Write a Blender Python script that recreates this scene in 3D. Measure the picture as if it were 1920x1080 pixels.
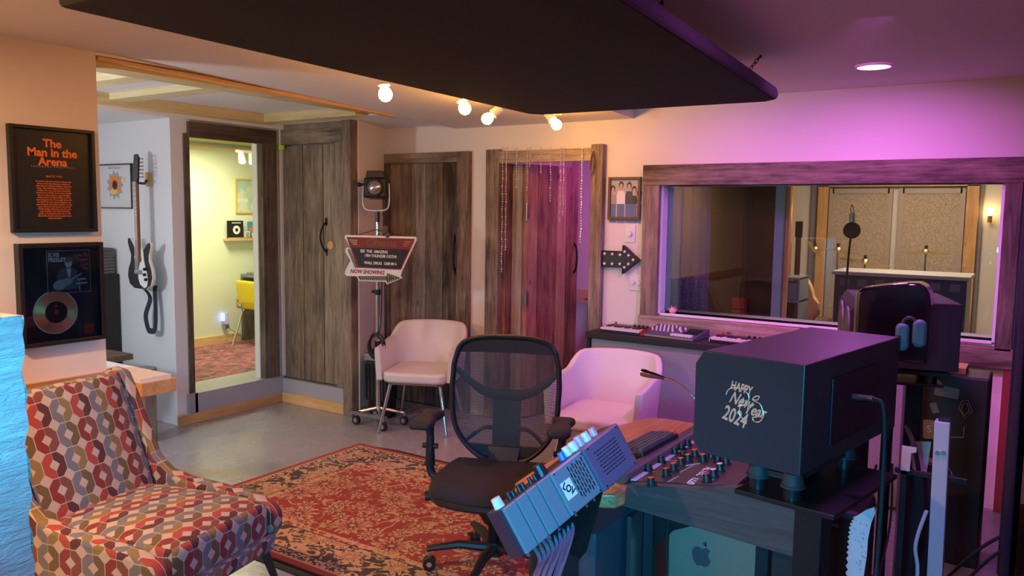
import bpy, bmesh, math, random
from mathutils import Matrix, Vector, Euler
random.seed(7)
for o in list(bpy.data.objects): bpy.data.objects.remove(o)
SC = bpy.context.scene
COL = SC.collection
R = math.radians
PI = math.pi

# ------------------------------------------------------------------ camera
CAM_H = 1.62
FPX = 1495.0
CX = Vector((0.83461504, -0.06332093, 0.54718205))
CY = Vector((0.55067814, 0.07231127, -0.83157962))
CZ = Vector((0.01308896, 0.99537005, 0.09522153))
cam_d = bpy.data.cameras.new('camera')
cam_d.sensor_width = 36.0
cam_d.lens = FPX / 1920 * 36.0
cam_d.clip_start = 0.02
cam = bpy.data.objects.new('camera', cam_d)
COL.objects.link(cam)
cam.matrix_world = Matrix(((CX[0], CX[1], CX[2], 0), (CY[0], CY[1], CY[2], 0), (CZ[0], CZ[1], CZ[2], CAM_H), (0, 0, 0, 1)))
SC.camera = cam

# ------------------------------------------------------------------ world, exposure
SC.view_settings.view_transform = 'Standard'
SC.view_settings.look = 'None'
SC.view_settings.gamma = 1.0
SC.view_settings.use_curve_mapping = False
SC.view_settings.exposure = 0.0
w = bpy.data.worlds.new('world'); SC.world = w
w.use_nodes = True
w.node_tree.nodes['Background'].inputs[0].default_value = (0.5, 0.45, 0.6, 1)
w.node_tree.nodes['Background'].inputs[1].default_value = 0.02

def area(name, loc, target, size, power, color, shape='DISK', size_y=None, spread=PI):
    l = bpy.data.lights.new(name, 'AREA'); l.energy = power; l.color = color; l.shape = shape; l.size = size
    if size_y: l.size_y = size_y
    l.spread = spread
    o = bpy.data.objects.new(name, l); COL.objects.link(o)
    o.location = loc
    d = Vector(target) - Vector(loc)
    o.rotation_euler = d.to_track_quat('-Z', 'Y').to_euler()
    return o
def spot(name, loc, target, power, color, angle, radius=.04, blend=.5):
    l = bpy.data.lights.new(name, 'SPOT'); l.energy = power; l.color = color; l.spot_size = angle; l.spot_blend = blend
    l.shadow_soft_size = radius
    o = bpy.data.objects.new(name, l); COL.objects.link(o)
    o.location = loc
    o.rotation_euler = (Vector(target) - Vector(loc)).to_track_quat('-Z', 'Y').to_euler()
    return o
def point(name, loc, power, color, radius=.04):
    l = bpy.data.lights.new(name, 'POINT'); l.energy = power; l.color = color; l.shadow_soft_size = radius
    o = bpy.data.objects.new(name, l); COL.objects.link(o); o.location = loc
    return o

PURPLE = (0.80, 0.17, 1.0)
# purple lights over the window side, then added warm and pink fill out of view
area('purple_area_light', (-.74, 4.385, 2.345), (-.74, 4.385, 0), .15, 8, PURPLE)
area('purple_area_light', (-1.7, 4.45, 2.335), (-1.7, 4.45, 0), .2, 3.5, PURPLE)  # added light hidden behind the hanging panel, tints the window wall purple
area('purple_wall_fill', (-.55, 3.3, 2.33), (-1.1, 5.1, .75), .16, 13, PURPLE, spread=R(95))  # added unseen light, spreads purple over the window wall
area('purple_area_light', (-.45, 2.6, 2.345), (-.45, 2.6, 0), .15, 17, PURPLE)
area('warm_fill_light', (-2.9, .45, 2.345), (-2.9, .45, 0), .15, 76, (1.0, .50, .22))  # added fill for the left walls, no lamp stands here
area('pink_fill_light', (-2.0, -.9, 2.345), (-2.0, -.9, 0), .15, 10, (1.0, .50, .34))  # added soft fill from behind the camera, not a fitting of the room
# the blue led bar on the floor-side of the mix position
area('blue_led_light', (-.25, .45, 1.25), (-.95, 1.8, .85), .25, 12, (.03, .50, 1.0), spread=R(75))
area('blue_led_light', (-.9, .35, 1.5), (-2.3, 1.0, 1.1), .2, 3, (.05, .60, 1.0), spread=R(50))
# side rooms
area('office_ceiling_light', (-6.3, 4.7, 2.2), (-6.3, 4.7, 0), .5, 30, (1.0, .97, .62))
point('alcove_lamp', (-4.85, 1.35, 1.55), 62, (.90, .92, 1.0), .12)
area('closet_purple_light', (-2.55, 5.9, 2.2), (-2.9, 5.8, 0), .3, 13, (.85, .14, .80))
area('live_room_light', (-.9, 7.3, 2.3), (-.9, 7.6, 0), .8, 52, (1.0, .68, .48))

# ------------------------------------------------------------------ pixel rays (photo calibration)
def ray(px, py):
    v = Vector((px - 960.0, 540.0 - py, -FPX))
    return Vector((CX.dot(v), CY.dot(v), CZ.dot(v)))
def onZ(px, py, z=0.0):
    r = ray(px, py); t = (z - CAM_H) / r.z; return Vector((r.x * t, r.y * t, z))
def onY(px, py, y):
    r = ray(px, py); t = y / r.y; return Vector((r.x * t, y, CAM_H + r.z * t))
def onX(px, py, x):
    r = ray(px, py); t = x / r.x; return Vector((x, r.y * t, CAM_H + r.z * t))

# ------------------------------------------------------------------ materials
def newmat(name):
    m = bpy.data.materials.new(name); m.use_nodes = True
    nt = m.node_tree; nt.nodes.clear()
    return m, nt
class NT:
    def __init__(s, nt): s.nt = nt
    def n(s, t, **k):
        nd = s.nt.nodes.new(t)
        for a, b in k.items(): setattr(nd, a, b)
        return nd
    def l(s, a, b): s.nt.links.new(a, b)
    def val(s, sock, v):
        if hasattr(v, 'is_linked') or isinstance(v, bpy.types.NodeSocket): s.l(v, sock)
        else: sock.default_value = v
    def math(s, op, a, b=0.0, c=0.0, clamp=False):
        nd = s.n('ShaderNodeMath', operation=op); nd.use_clamp = clamp
        for i, v in enumerate((a, b, c)): s.val(nd.inputs[i], v)
        return nd.outputs[0]
    def mix(s, f, a, b, blend='MIX'):
        nd = s.n('ShaderNodeMix', data_type='RGBA', blend_type=blend)
        s.val(nd.inputs[0], f); s.val(nd.inputs[6], c4(a)); s.val(nd.inputs[7], c4(b))
        return nd.outputs[2]
    def ramp(s, f, stops, interp='LINEAR'):
        nd = s.n('ShaderNodeValToRGB'); nd.color_ramp.interpolation = interp
        e = nd.color_ramp.elements
        while len(e) > 1: e.remove(e[-1])
        e[0].position = stops[0][0]; e[0].color = c4(stops[0][1])
        for p, c in stops[1:]:
            x = e.new(p); x.color = c4(c)
        s.val(nd.inputs[0], f); return nd.outputs[0]
    def coord(s, kind='Object', scale=(1, 1, 1), loc=(0, 0, 0), rot=(0, 0, 0)):
        tc = s.n('ShaderNodeTexCoord'); mp = s.n('ShaderNodeMapping')
        mp.inputs['Scale'].default_value = scale; mp.inputs['Location'].default_value = loc; mp.inputs['Rotation'].default_value = rot
        s.l(tc.outputs[kind], mp.inputs[0]); return mp.outputs[0]
    def noise(s, v, scale=5, detail=4, rough=.5, dist=0):
        nd = s.n('ShaderNodeTexNoise'); s.l(v, nd.inputs['Vector'])
        nd.inputs['Scale'].default_value = scale; nd.inputs['Detail'].default_value = detail
        nd.inputs['Roughness'].default_value = rough; nd.inputs['Distortion'].default_value = dist
        return nd.outputs[0]
    def bump(s, h, strength=.2, dist=.01):
        nd = s.n('ShaderNodeBump'); s.l(h, nd.inputs['Height']); nd.inputs['Strength'].default_value = strength; nd.inputs['Distance'].default_value = dist
        return nd.outputs[0]
    def out(s, color, rough=.5, metal=0., normal=None, emit=None, es=0, coat=0, alpha=None, spec=None, sheen=0):
        b = s.n('ShaderNodeBsdfPrincipled'); o = s.n('ShaderNodeOutputMaterial')
        s.val(b.inputs['Base Color'], c4(color)); s.val(b.inputs['Roughness'], rough); s.val(b.inputs['Metallic'], metal)
        if normal is not None: s.l(normal, b.inputs['Normal'])
        if emit is not None:
            s.val(b.inputs['Emission Color'], c4(emit)); b.inputs['Emission Strength'].default_value = es
        if coat: b.inputs['Coat Weight'].default_value = coat; b.inputs['Coat Roughness'].default_value = .08
        if alpha is not None: s.val(b.inputs['Alpha'], alpha)
        if spec is not None: b.inputs['Specular IOR Level'].default_value = spec
        if sheen: b.inputs['Sheen Weight'].default_value = sheen
        s.l(b.outputs[0], o.inputs[0]); return b
def c4(c):
    if isinstance(c, (tuple, list)): return (c[0], c[1], c[2], 1.0) if len(c) == 3 else tuple(c)
    return c
def hexc(r, g, b):
    f = lambda v: (v / 255 / 12.92) if v / 255 <= .04045 else ((v / 255 + .055) / 1.055) ** 2.4
    return (f(r), f(g), f(b))

def plain(name, color, rough=.5, metal=0., var=.06, bump=.0, bscale=60, coat=0, spec=None):
    m, nt = newmat(name); t = NT(nt); v = t.coord()
    n = t.noise(v, 9, 3)
    col = t.mix(t.math('MULTIPLY', n, var * 2), color, tuple(x * .55 for x in color[:3]))
    nm = t.bump(t.noise(v, bscale, 3), bump, .004) if bump else None
    t.out(col, rough, metal, nm, coat=coat, spec=spec); return m
def emis(name, color, s):
    m, nt = newmat(name); t = NT(nt); t.out((0, 0, 0), .5, emit=color, es=s); return m
def wallmat(name, color, rough=.75):
    m, nt = newmat(name); t = NT(nt); v = t.coord()
    n = t.noise(v, 1.3, 4, .6); n2 = t.noise(v, 38, 4, .6)
    col = t.mix(t.math('MULTIPLY', n, .16), color, tuple(x * .82 for x in color))
    t.out(col, rough, 0, t.bump(t.math('ADD', t.math('MULTIPLY', n, 1.5), t.math('MULTIPLY', n2, .25)), .18, .012)); return m
def grain(name, axis, dark, mid, light, rough=.75, scale=1.0, stretch=13., bump=.35, coat=0, knots=True):
    m, nt = newmat(name); t = NT(nt)
    at = t.n('ShaderNodeAttribute', attribute_name='tone')
    sc = [stretch * scale] * 3; sc['XYZ'.index(axis)] = 1.1 * scale
    tc = t.n('ShaderNodeTexCoord')
    mp = t.n('ShaderNodeMapping'); mp.inputs['Scale'].default_value = sc
    va = t.n('ShaderNodeVectorMath', operation='SCALE'); t.l(at.outputs['Color'], va.inputs[0]); va.inputs['Scale'].default_value = 13.7
    ad = t.n('ShaderNodeVectorMath', operation='ADD'); t.l(tc.outputs['Object'], mp.inputs[0]); t.l(mp.outputs[0], ad.inputs[0]); t.l(va.outputs[0], ad.inputs[1])
    n1 = t.noise(ad.outputs[0], 1.6, 8, .68, .35)
    n2 = t.noise(ad.outputs[0], 5.5, 6, .7, .2)
    big = t.noise(t.coord(scale=(1, 1, 1)), 2.3, 4, .6, .4)
    f = t.math('ADD', t.math('MULTIPLY', n1, .62), t.math('MULTIPLY', n2, .38))
    f = t.math('ADD', f, t.math('MULTIPLY', t.math('SUBTRACT', big, .5), .35))
    f = t.math('ADD', f, t.math('MULTIPLY', t.math('SUBTRACT', at.outputs['Fac'], .5), .26))
    col = t.ramp(f, [(.30, dark), (.50, mid), (.68, light)])
    if knots:
        vo = t.n('ShaderNodeTexVoronoi'); ks = [6.] * 3; ks['XYZ'.index(axis)] = 2.6
        t.l(t.coord(scale=ks), vo.inputs['Vector']); vo.inputs['Scale'].default_value = 1.
        k = t.ramp(vo.outputs['Distance'], [(.03, (1, 1, 1)), (.085, (0, 0, 0))])
        col = t.mix(t.math('MULTIPLY', k, .75), col, tuple(x * .35 for x in dark))
    t.out(col, rough, 0, t.bump(f, bump, .01), coat=coat); return m
M = {}
M['wall'] = wallmat('painted_wall', (.80, .74, .66))
M['wall_cool'] = wallmat('alcove_wall_paint', (.72, .73, .74))
M['wall_yellow'] = wallmat('office_wall_paint', (.80, .82, .64))
M['wall_live'] = wallmat('live_room_paint', (.72, .68, .60))
M['ceiling'] = wallmat('ceiling_paint', (.74, .70, .66))
M['white_paint'] = wallmat('white_board_paint', (.80, .80, .80), .55)
BD, BMi, BL = (.040, .027, .018), (.19, .14, .095), (.38, .30, .215)
for a in 'XYZ': M['barn' + a] = grain('barnwood_' + a, a, BD, BMi, BL)
D2 = (.014, .010, .007), (.075, .054, .037), (.18, .135, .098)
for a in 'XYZ': M['barnd' + a] = grain('dark_barnwood_' + a, a, *D2)
for a in 'XYZ': M['barnl' + a] = grain('pale_barnwood_' + a, a, (.06, .04, .028), (.26, .19, .135), (.48, .37, .28))
M['beige_board'] = grain('beige_board', 'Z', (.16, .12, .09), (.34, .27, .21), (.46, .38, .30))
M['barnredZ'] = grain('reddish_barnwood', 'Z', (.05, .020, .018), (.27, .12, .09), (.46, .27, .20))
P = (.42, .21, .07), (.66, .38, .15), (.80, .52, .24)
for a in 'XYZ': M['pine' + a] = grain('pine_' + a, a, *P, rough=.5, scale=.7, stretch=12, bump=.08)
PL = (.50, .38, .16), (.68, .56, .28), (.80, .70, .42)
for a in 'XYZ': M['lumber' + a] = grain('pale_lumber_' + a, a, *PL, rough=.7, scale=.7, stretch=12, bump=.08)
for a in 'XYZ': M['zebra' + a] = grain('zebra_wood_' + a, a, (.10, .030, .010), (.42, .17, .06), (.60, .30, .13), rough=.38, scale=2.2, stretch=22, bump=.03, coat=.2, knots=False)
M['darkwood'] = grain('walnut_panel', 'X', (.035, .022, .02), (.075, .045, .04), (.12, .075, .06), rough=.5, stretch=20, bump=.05, knots=False)
M['black'] = plain('black_plastic', (.012, .012, .013), .42, bump=.1, bscale=300)
M['black_matte'] = plain('black_paint', (.014, .014, .015), .7, bump=.15, bscale=200)
M['black_gloss'] = plain('black_gloss', (.008, .006, .008), .10, coat=1)
M['black_metal'] = plain('black_metal', (.02, .02, .022), .35, .6)
M['iron'] = plain('forged_iron', (.012, .012, .013), .5, .5, bump=.3, bscale=90)
M['chrome'] = plain('chrome', (.75, .75, .76), .16, 1.)
M['steel'] = plain('brushed_steel', (.45, .45, .46), .33, 1.)
M['gold'] = plain('gold', (.95, .50, .16), .22, 1.)
M['brass'] = plain('brass', (.62, .46, .18), .3, 1.)
M['white'] = plain('white_enamel', (.78, .77, .75), .4)
M['white_vinyl'] = plain('white_vinyl', (.70, .65, .60), .42, bump=.05, bscale=25)
M['cream_key'] = plain('white_keys', (.78, .72, .72), .35)
M['red'] = plain('red_plastic', (.55, .02, .015), .4)
M['orange'] = plain('orange_plastic', (.9, .10, .01), .4)
M['yellow_vinyl'] = plain('yellow_vinyl', (.75, .60, .02), .45, bump=.1)
M['rubber'] = plain('black_rubber', (.015, .015, .015), .7)
M['grey_metal'] = plain('grey_enamel_metal', (.22, .29, .32), .42, .35, bump=.03)
M['case_metal'] = plain('amber_lit_aluminium', (.46, .36, .26), .42, .5)  # amber light on the silver case is mixed into this base colour
M['orange_ink'] = plain('orange_print', (.80, .17, .03), .6)
M['white_ink'] = plain('white_print', (.80, .78, .75), .6)
M['red_ink'] = plain('dark_red_print', (.30, .03, .03), .5)
M['pink_ink'] = plain('pink_print', (.70, .08, .14), .6)
M['grey_ink'] = plain('grey_print', (.35, .33, .30), .6)
M['navy'] = plain('navy_fabric', (.02, .022, .04), .85, bump=.3, bscale=400)

def mk_fabric(name, c1, c2, scale=260, rough=.95):
    m, nt = newmat(name); t = NT(nt); v = t.coord()
    n = t.noise(v, scale, 2, .7); n2 = t.noise(v, 7, 3)
    col = t.mix(t.ramp(n, [(.35, (0, 0, 0)), (.65, (1, 1, 1))]), c1, c2)
    t.out(col, rough, 0, t.bump(n, .25, .003)); return m
M['tweed'] = mk_fabric('grey_tweed', (.20, .19, .19), (.42, .40, .38))
M['speckle'] = mk_fabric('speckled_panel', (.55, .47, .36), (.30, .24, .17), 110)
M['cloud'] = mk_fabric('black_cloth', (.010, .010, .009), (.022, .020, .018), 300)
M['seat_fabric'] = mk_fabric('black_seat_fabric', (.012, .010, .009), (.040, .032, .026), 420)
M['curtain'] = mk_fabric('dark_blue_curtain', (.012, .012, .025), (.03, .03, .05), 180)
M['purple_curtain'] = mk_fabric('violet_curtain', (.07, .05, .18), (.13, .09, .28), 120)

def mk_floor():
    m, nt = newmat('painted_concrete'); t = NT(nt); v = t.coord()
    n = t.noise(v, 1.1, 6, .65, .6); n2 = t.noise(v, 3.5, 8, .72, .8); n3 = t.noise(v, 26, 4)
    col = t.mix(t.math('MULTIPLY', n, .6), (.36, .355, .37), (.25, .245, .26))
    worn = t.ramp(t.math('ADD', t.math('MULTIPLY', n, .5), t.math('MULTIPLY', n2, .5)), [(.575, (0, 0, 0)), (.60, (1, 1, 1))])
    col = t.mix(t.math('MULTIPLY', worn, .55), col, (.40, .27, .15))
    rg = t.math('ADD', .12, t.math('MULTIPLY', n2, .28))
    t.out(col, rg, 0, t.bump(t.math('ADD', n2, t.math('MULTIPLY', n3, .3)), .22, .01)); return m
M['floor'] = mk_floor()

# ------------------------------------------------------------------ mesh builder
INV = {}
class MB:
    def __init__(s):
        s.bm = bmesh.new(); s.tone = s.bm.loops.layers.float_color.new('tone'); s.uv = s.bm.loops.layers.uv.new('UVMap')
    def _tone(s, faces, tone=None):
        c = random.random() if tone is None else tone
        for f in faces:
            for l in f.loops: l[s.tone] = (c, c, c, 1)
    def raw(s, verts, faces, tone=None):
        vs = [s.bm.verts.new(Vector(v)) for v in verts]
        fs = []
        for f in faces:
            try: fs.append(s.bm.faces.new([vs[i] for i in f]))
            except ValueError: pass
        s._tone(fs, tone); return fs
    def box(s, x0, x1, y0, y1, z0, z1, tone=None, mat=None):
        x0, x1 = sorted((x0, x1)); y0, y1 = sorted((y0, y1)); z0, z1 = sorted((z0, z1))
        vs = [(x0, y0, z0), (x1, y0, z0), (x1, y1, z0), (x0, y1, z0), (x0, y0, z1), (x1, y0, z1), (x1, y1, z1), (x0, y1, z1)]
        if mat is not None: vs = [mat @ Vector(v) for v in vs]
        s.raw(vs, [(0, 3, 2, 1), (4, 5, 6, 7), (0, 1, 5, 4), (1, 2, 6, 5), (2, 3, 7, 6), (3, 0, 4, 7)], tone); return s
    def cbox(s, c, size, mat=None, tone=None):
        m = Matrix.Translation(Vector(c)) @ (mat.to_4x4() if mat is not None else Matrix.Identity(4))
        a, b, d = [v / 2 for v in size]
        return s.box(-a, a, -b, b, -d, d, tone, m)
    def hexa(s, v8, tone=None):
        s.raw(v8, [(0, 3, 2, 1), (4, 5, 6, 7), (0, 1, 5, 4), (1, 2, 6, 5), (2, 3, 7, 6), (3, 0, 4, 7)], tone); return s
    def cyl(s, p0, p1, r0, r1=None, seg=16, tone=None):
        r1 = r0 if r1 is None else r1
        p0 = Vector(p0); p1 = Vector(p1); d = (p1 - p0)
        q = d.to_track_quat('Z', 'Y').to_matrix()
        vs = []
        for p, r in ((p0, r0), (p1, r1)):
            for i in range(seg):
                a = 2 * PI * i / seg; vs.append(p + q @ Vector((math.cos(a) * r, math.sin(a) * r, 0)))
        fs = [(i, (i + 1) % seg, seg + (i + 1) % seg, seg + i) for i in range(seg)]
        fs += [tuple(range(seg - 1, -1, -1)), tuple(range(seg, 2 * seg))]
        s.raw(vs, fs, tone); return s
    def tube(s, pts, r, seg=8, smooth=0, closed=False, flat=None, tone=None):
        pts = [Vector(p) for p in pts]
        if smooth:
            out = []
            n = len(pts)
            for i in range(n - (0 if closed else 1)):
                g = lambda k: pts[k % n] if closed else pts[max(0, min(n - 1, k))]
                a, b, c, d = g(i - 1), g(i), g(i + 1), g(i + 2)
                for j in range(smooth):
                    u = j / smooth
                    out.append(.5 * ((2 * b) + (c - a) * u + (2 * a - 5 * b + 4 * c - d) * u * u + (3 * b - a - 3 * c + d) * u ** 3))
            if not closed: out.append(pts[-1])
            pts = out
        n = len(pts); rr = r if isinstance(r, (list, tuple)) else None
        vs = []; up = None
        for i, p in enumerate(pts):
            a = pts[(i - 1) % n] if (closed or i > 0) else p
            b = pts[(i + 1) % n] if (closed or i < n - 1) else p
            d = (b - a)
            if d.length < 1e-9: d = Vector((0, 0, 1))
            d.normalize()
            if up is None:
                up = Vector((0, 0, 1)) if abs(d.z) < .9 else Vector((1, 0, 0))
            sx = d.cross(up).normalized(); up = sx.cross(d).normalized()
            ri = (rr[0] + (rr[-1] - rr[0]) * i / (n - 1)) if rr and len(rr) != n else (rr[i] if rr else r)
            for k in range(seg):
                an = 2 * PI * k / seg
                fx, fy = (1, 1) if flat is None else flat
                vs.append(p + sx * math.cos(an) * ri * fx + up * math.sin(an) * ri * fy)
        fs = []
        for i in range(n if closed else n - 1):
            j = (i + 1) % n
            for k in range(seg):
                fs.append((i * seg + k, i * seg + (k + 1) % seg, j * seg + (k + 1) % seg, j * seg + k))
        if not closed: fs += [tuple(range(seg - 1, -1, -1)), tuple(range((n - 1) * seg, n * seg))]
        s.raw(vs, fs, tone); return s
    def lathe(s, prof, mat=None, seg=24, tone=None, cap=True):
        mat = mat or Matrix.Identity(4); vs = []
        for r, z in prof:
            for i in range(seg):
                a = 2 * PI * i / seg; vs.append(mat @ Vector((r * math.cos(a), r * math.sin(a), z)))
        fs = []
        for j in range(len(prof) - 1):
            for i in range(seg): fs.append((j * seg + i, j * seg + (i + 1) % seg, (j + 1) * seg + (i + 1) % seg, (j + 1) * seg + i))
        if cap:
            if prof[0][0] > 1e-5: fs.append(tuple(range(seg - 1, -1, -1)))
            if prof[-1][0] > 1e-5: fs.append(tuple(range((len(prof) - 1) * seg, len(prof) * seg)))
        s.raw(vs, fs, tone); return s
    def sphere(s, c, r, seg=16, rings=10, sc=(1, 1, 1), mat=None, tone=None):
        prof = [(max(1e-4, r * math.sin(PI * j / rings)), -r * math.cos(PI * j / rings)) for j in range(rings + 1)]
        m = Matrix.Translation(Vector(c)) @ (mat.to_4x4() if mat is not None else Matrix.Identity(4)) @ Matrix.Diagonal((*sc, 1))
        return s.lathe(prof, m, seg, tone, cap=False)
    def prism(s, poly, t, mat=None, tone=None):
        """polygon in local xy extruded from z=0 to z=t"""
        mat = mat or Matrix.Identity(4); n = len(poly)
        vs = [mat @ Vector((p[0], p[1], 0)) for p in poly] + [mat @ Vector((p[0], p[1], t)) for p in poly]
        fs = [tuple(range(n - 1, -1, -1)), tuple(range(n, 2 * n))] + [(i, (i + 1) % n, n + (i + 1) % n, n + i) for i in range(n)]
        s.raw(vs, fs, tone); return s
    def grid(s, f, nu, nv, tone=None):
        vs = [f(u / nu, v / nv) for u in range(nu + 1) for v in range(nv + 1)]
        fs = [(u * (nv + 1) + v, (u + 1) * (nv + 1) + v, (u + 1) * (nv + 1) + v + 1, u * (nv + 1) + v + 1) for u in range(nu) for v in range(nv)]
        s.raw(vs, fs, tone); return s
    def boxuv(s, sc=1.0, mat=None):
        mi = mat.inverted() if mat is not None else Matrix.Identity(4)
        s.bm.normal_update()
        for f in s.bm.faces:
            n = mi.to_3x3() @ f.normal; a = max(range(3), key=lambda i: abs(n[i]))
            for l in f.loops:
                p = mi @ l.vert.co
                l[s.uv].uv = ((p.y, p.z), (p.x, p.z), (p.x, p.y))[a]
                l[s.uv].uv = l[s.uv].uv * sc
        return s
    def build(s, name, mat, parent=None, bevel=0, smooth=False, sub=0, solid=0, seg=2, weld=0, fix=True, flags=None):
        bm = s.bm
        if weld: bmesh.ops.remove_doubles(bm, verts=bm.verts[:], dist=weld)
        if fix: bmesh.ops.recalc_face_normals(bm, faces=bm.faces[:])
        inv = INV.get(parent.name) if parent is not None else None
        if inv is not None: bm.transform(inv)
        me = bpy.data.meshes.new(name); bm.to_mesh(me); bm.free()
        me.materials.append(M[mat] if isinstance(mat, str) else mat)
        o = bpy.data.objects.new(name, me); COL.objects.link(o)
        if parent is not None:
            o.parent = parent
            if inv is not None: INV[o.name] = inv
        if solid:
            md = o.modifiers.new('solid', 'SOLIDIFY'); md.thickness = solid; md.offset = 0
        if bevel:
            md = o.modifiers.new('bevel', 'BEVEL'); md.width = bevel; md.segments = seg; md.limit_method = 'ANGLE'; md.angle_limit = R(35)
        if sub:
            md = o.modifiers.new('sub', 'SUBSURF'); md.levels = sub; md.render_levels = sub
        if smooth or sub:
            me.shade_smooth()
            if not sub: me.set_sharp_from_angle(angle=R(40))
        return o
def tag(o, label=None, cat=None, group=None, kind=None):
    if label: o['label'] = label
    if cat: o['category'] = cat
    if group: o['group'] = group
    if kind: o['kind'] = kind
    return o
def thing(name, label, cat, loc=(0, 0, 0), rz=0, group=None, world=True):
    """Empty at the thing's base. world=True: its parts are built in world coordinates and moved into its space."""
    o = bpy.data.objects.new(name, None); COL.objects.link(o)
    o.location = loc; o.rotation_euler = (0, 0, rz); o.empty_display_size = .1
    tag(o, label, cat, group)
    if world: INV[o.name] = (Matrix.Translation(Vector(loc)) @ Matrix.Rotation(rz, 4, 'Z')).inverted()
    return o
def struct(name, mb, mat, parent=None, **k):
    o = mb.build(name, mat, parent, **k)
    if parent is None: o['kind'] = 'structure'
    return o
def copy_tree(o, parent=None):
    c = o.copy(); COL.objects.link(c); c.parent = parent
    for ch in [x for x in list(bpy.data.objects) if x.parent == o]: copy_tree(ch, c)
    return c
FONT = {}
def text(name, body, size, mat, parent, mtx, align='CENTER', ext=.0006, shear=0, space=1.0, line=1.0, bold=0, sx=1.0):
    cu = bpy.data.curves.new(name, 'FONT'); cu.body = body; cu.size = size; cu.align_x = align; cu.align_y = 'CENTER'
    cu.extrude = ext; cu.shear = shear; cu.space_character = space; cu.space_line = line; cu.offset = bold
    cu.resolution_u = 3
    to = bpy.data.objects.new(name + '_tmp', cu); COL.objects.link(to)
    bpy.context.view_layer.update()
    me = bpy.data.meshes.new_from_object(to.evaluated_get(bpy.context.evaluated_depsgraph_get()))
    bpy.data.objects.remove(to); bpy.data.curves.remove(cu)
    me.transform(mtx @ Matrix.Diagonal((sx, 1, 1, 1)))
    inv = INV.get(parent.name)
    if inv is not None: me.transform(inv)
    me.name = name; me.materials.clear(); me.materials.append(M[mat] if isinstance(mat, str) else mat)
    o = bpy.data.objects.new(name, me); COL.objects.link(o); o.parent = parent
    if inv is not None: INV[o.name] = inv
    return o
def frame_mtx(origin, xdir, ydir):
    """local x -> xdir, local y -> ydir, z = normal"""
    x = Vector(xdir).normalized(); z = x.cross(Vector(ydir)).normalized(); y = z.cross(x)
    m = Matrix((x, y, z)).transposed().to_4x4(); return Matrix.Translation(Vector(origin)) @ m
def rrect(w, h, r, n=5, cx=0, cy=0):
    out = []
    for (sx, sy, a0) in ((1, 1, 0), (-1, 1, 90), (-1, -1, 180), (1, -1, 270)):
        for i in range(n + 1):
            a = R(a0 + 90 * i / n); out.append((cx + sx * (w / 2 - r) + r * math.cos(a), cy + sy * (h / 2 - r) + r * math.sin(a)))
    return out
# ================================================================== SHELL
CZ_ = 2.37
struct('floor', MB().box(-9.2, .3, -2.2, 10.2, -.06, 0), 'floor')
struct('ceiling', MB().box(-3.9, .3, -2.2, 5.1, CZ_, CZ_ + .1), 'ceiling')
b = MB()   # alcove ceiling around the timber recess
b.box(-7.3, -5.20, -1, 3.6, 2.26, 2.44).box(-5.38, -5.20, 3.6, 4.6, 2.262, 2.44).box(-5.20, -3.9, 4.32, 5.4, 2.30, 2.46).box(-5.20, -4.05, -1, 2.2, 2.355, 2.5).box(-5.20, -3.9, 2.2, 4.32, 2.355, 2.5)
struct('ceiling_alcove', b, 'white_paint')
b = MB()   # lowered strip of ceiling that sags towards the back wall
b.hexa([(-3.9, 2.3, 2.3695), (-2.37, 2.3, 2.3695), (-2.37, 5.1, 2.268), (-3.9, 5.1, 2.268), (-3.9, 2.3, 2.372), (-2.37, 2.3, 2.372), (-2.37, 5.1, 2.372), (-3.9, 5.1, 2.372)])
struct('ceiling_drop', b, 'ceiling')
struct('wall_left', MB().box(-4.05, -3.9, -2.2, 2.2, .79, CZ_).box(-4.05, -3.9, -2.2, 2.2, 0, .70), 'wall')
struct('trim_1', MB().box(-4.06, -3.875, -2.2, 2.19, .70, .79), 'pineY')
# ledge that ends the half wall: white top, pine edges
b = struct('trim_2', MB().box(-4.45, -3.80, 2.2, 2.34, .0, .70), 'wall_cool')
struct('trim_3', MB().box(-4.45, -3.58, 2.19, 2.20 + .175, .70, .765), 'pineX')
struct('trim_4', MB().box(-4.43, -3.60, 2.195, 2.36, .765, .785), 'white_paint')
# back wall with door hole (door_4) and window hole
YB = 5.1
b = MB()
b.box(-5.3, -4.60, YB, YB + .12, 0, 2.5).box(-4.60, -3.83, YB, YB + .12, 2.0, 2.5).box(-3.83, -3.46, YB, YB + .12, 0, 2.5)
b.box(-3.46, -2.665, YB, YB + .12, 2.0, 2.5).box(-2.665, -2.14, YB, YB + .12, 0, 2.5)
b.box(-2.14, -.165, YB, YB + .12, 1.81, 2.5).box(-2.14, -.165, YB, YB + .12, 0, .945).box(-.165, .3, YB, YB + .12, 0, 2.5)
struct('wall_back', b, 'wall')
struct('wall_right', MB().box(.06, .3, -2.2, 5.1, 0, CZ_), plain('dark_wall', (.10, .07, .10), .8))
struct('wall_front', MB().box(-4.05, .3, -2.35, -2.2, 0, CZ_), plain('rear_wall', (.20, .16, .15), .8))
# wall around big barn door and oblique return beside it
b = MB()
b.box(-5.27, -5.235, 4.47, 4.62, .22, 2.45).box(-5.235, -4.47, 4.56, 4.62, .2, 2.45)
b.raw([(-4.47, 4.50, 0), (-4.40, 4.52, 0), (-4.66, 5.12, 0), (-4.75, 5.12, 0), (-4.47, 4.50, 2.4), (-4.40, 4.52, 2.4), (-4.66, 5.12, 2.4), (-4.75, 5.12, 2.4)],
      [(0, 3, 2, 1), (4, 5, 6, 7), (0, 1, 5, 4), (1, 2, 6, 5), (2, 3, 7, 6), (3, 0, 4, 7)])
struct('wall_pier', b, 'wall')
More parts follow.
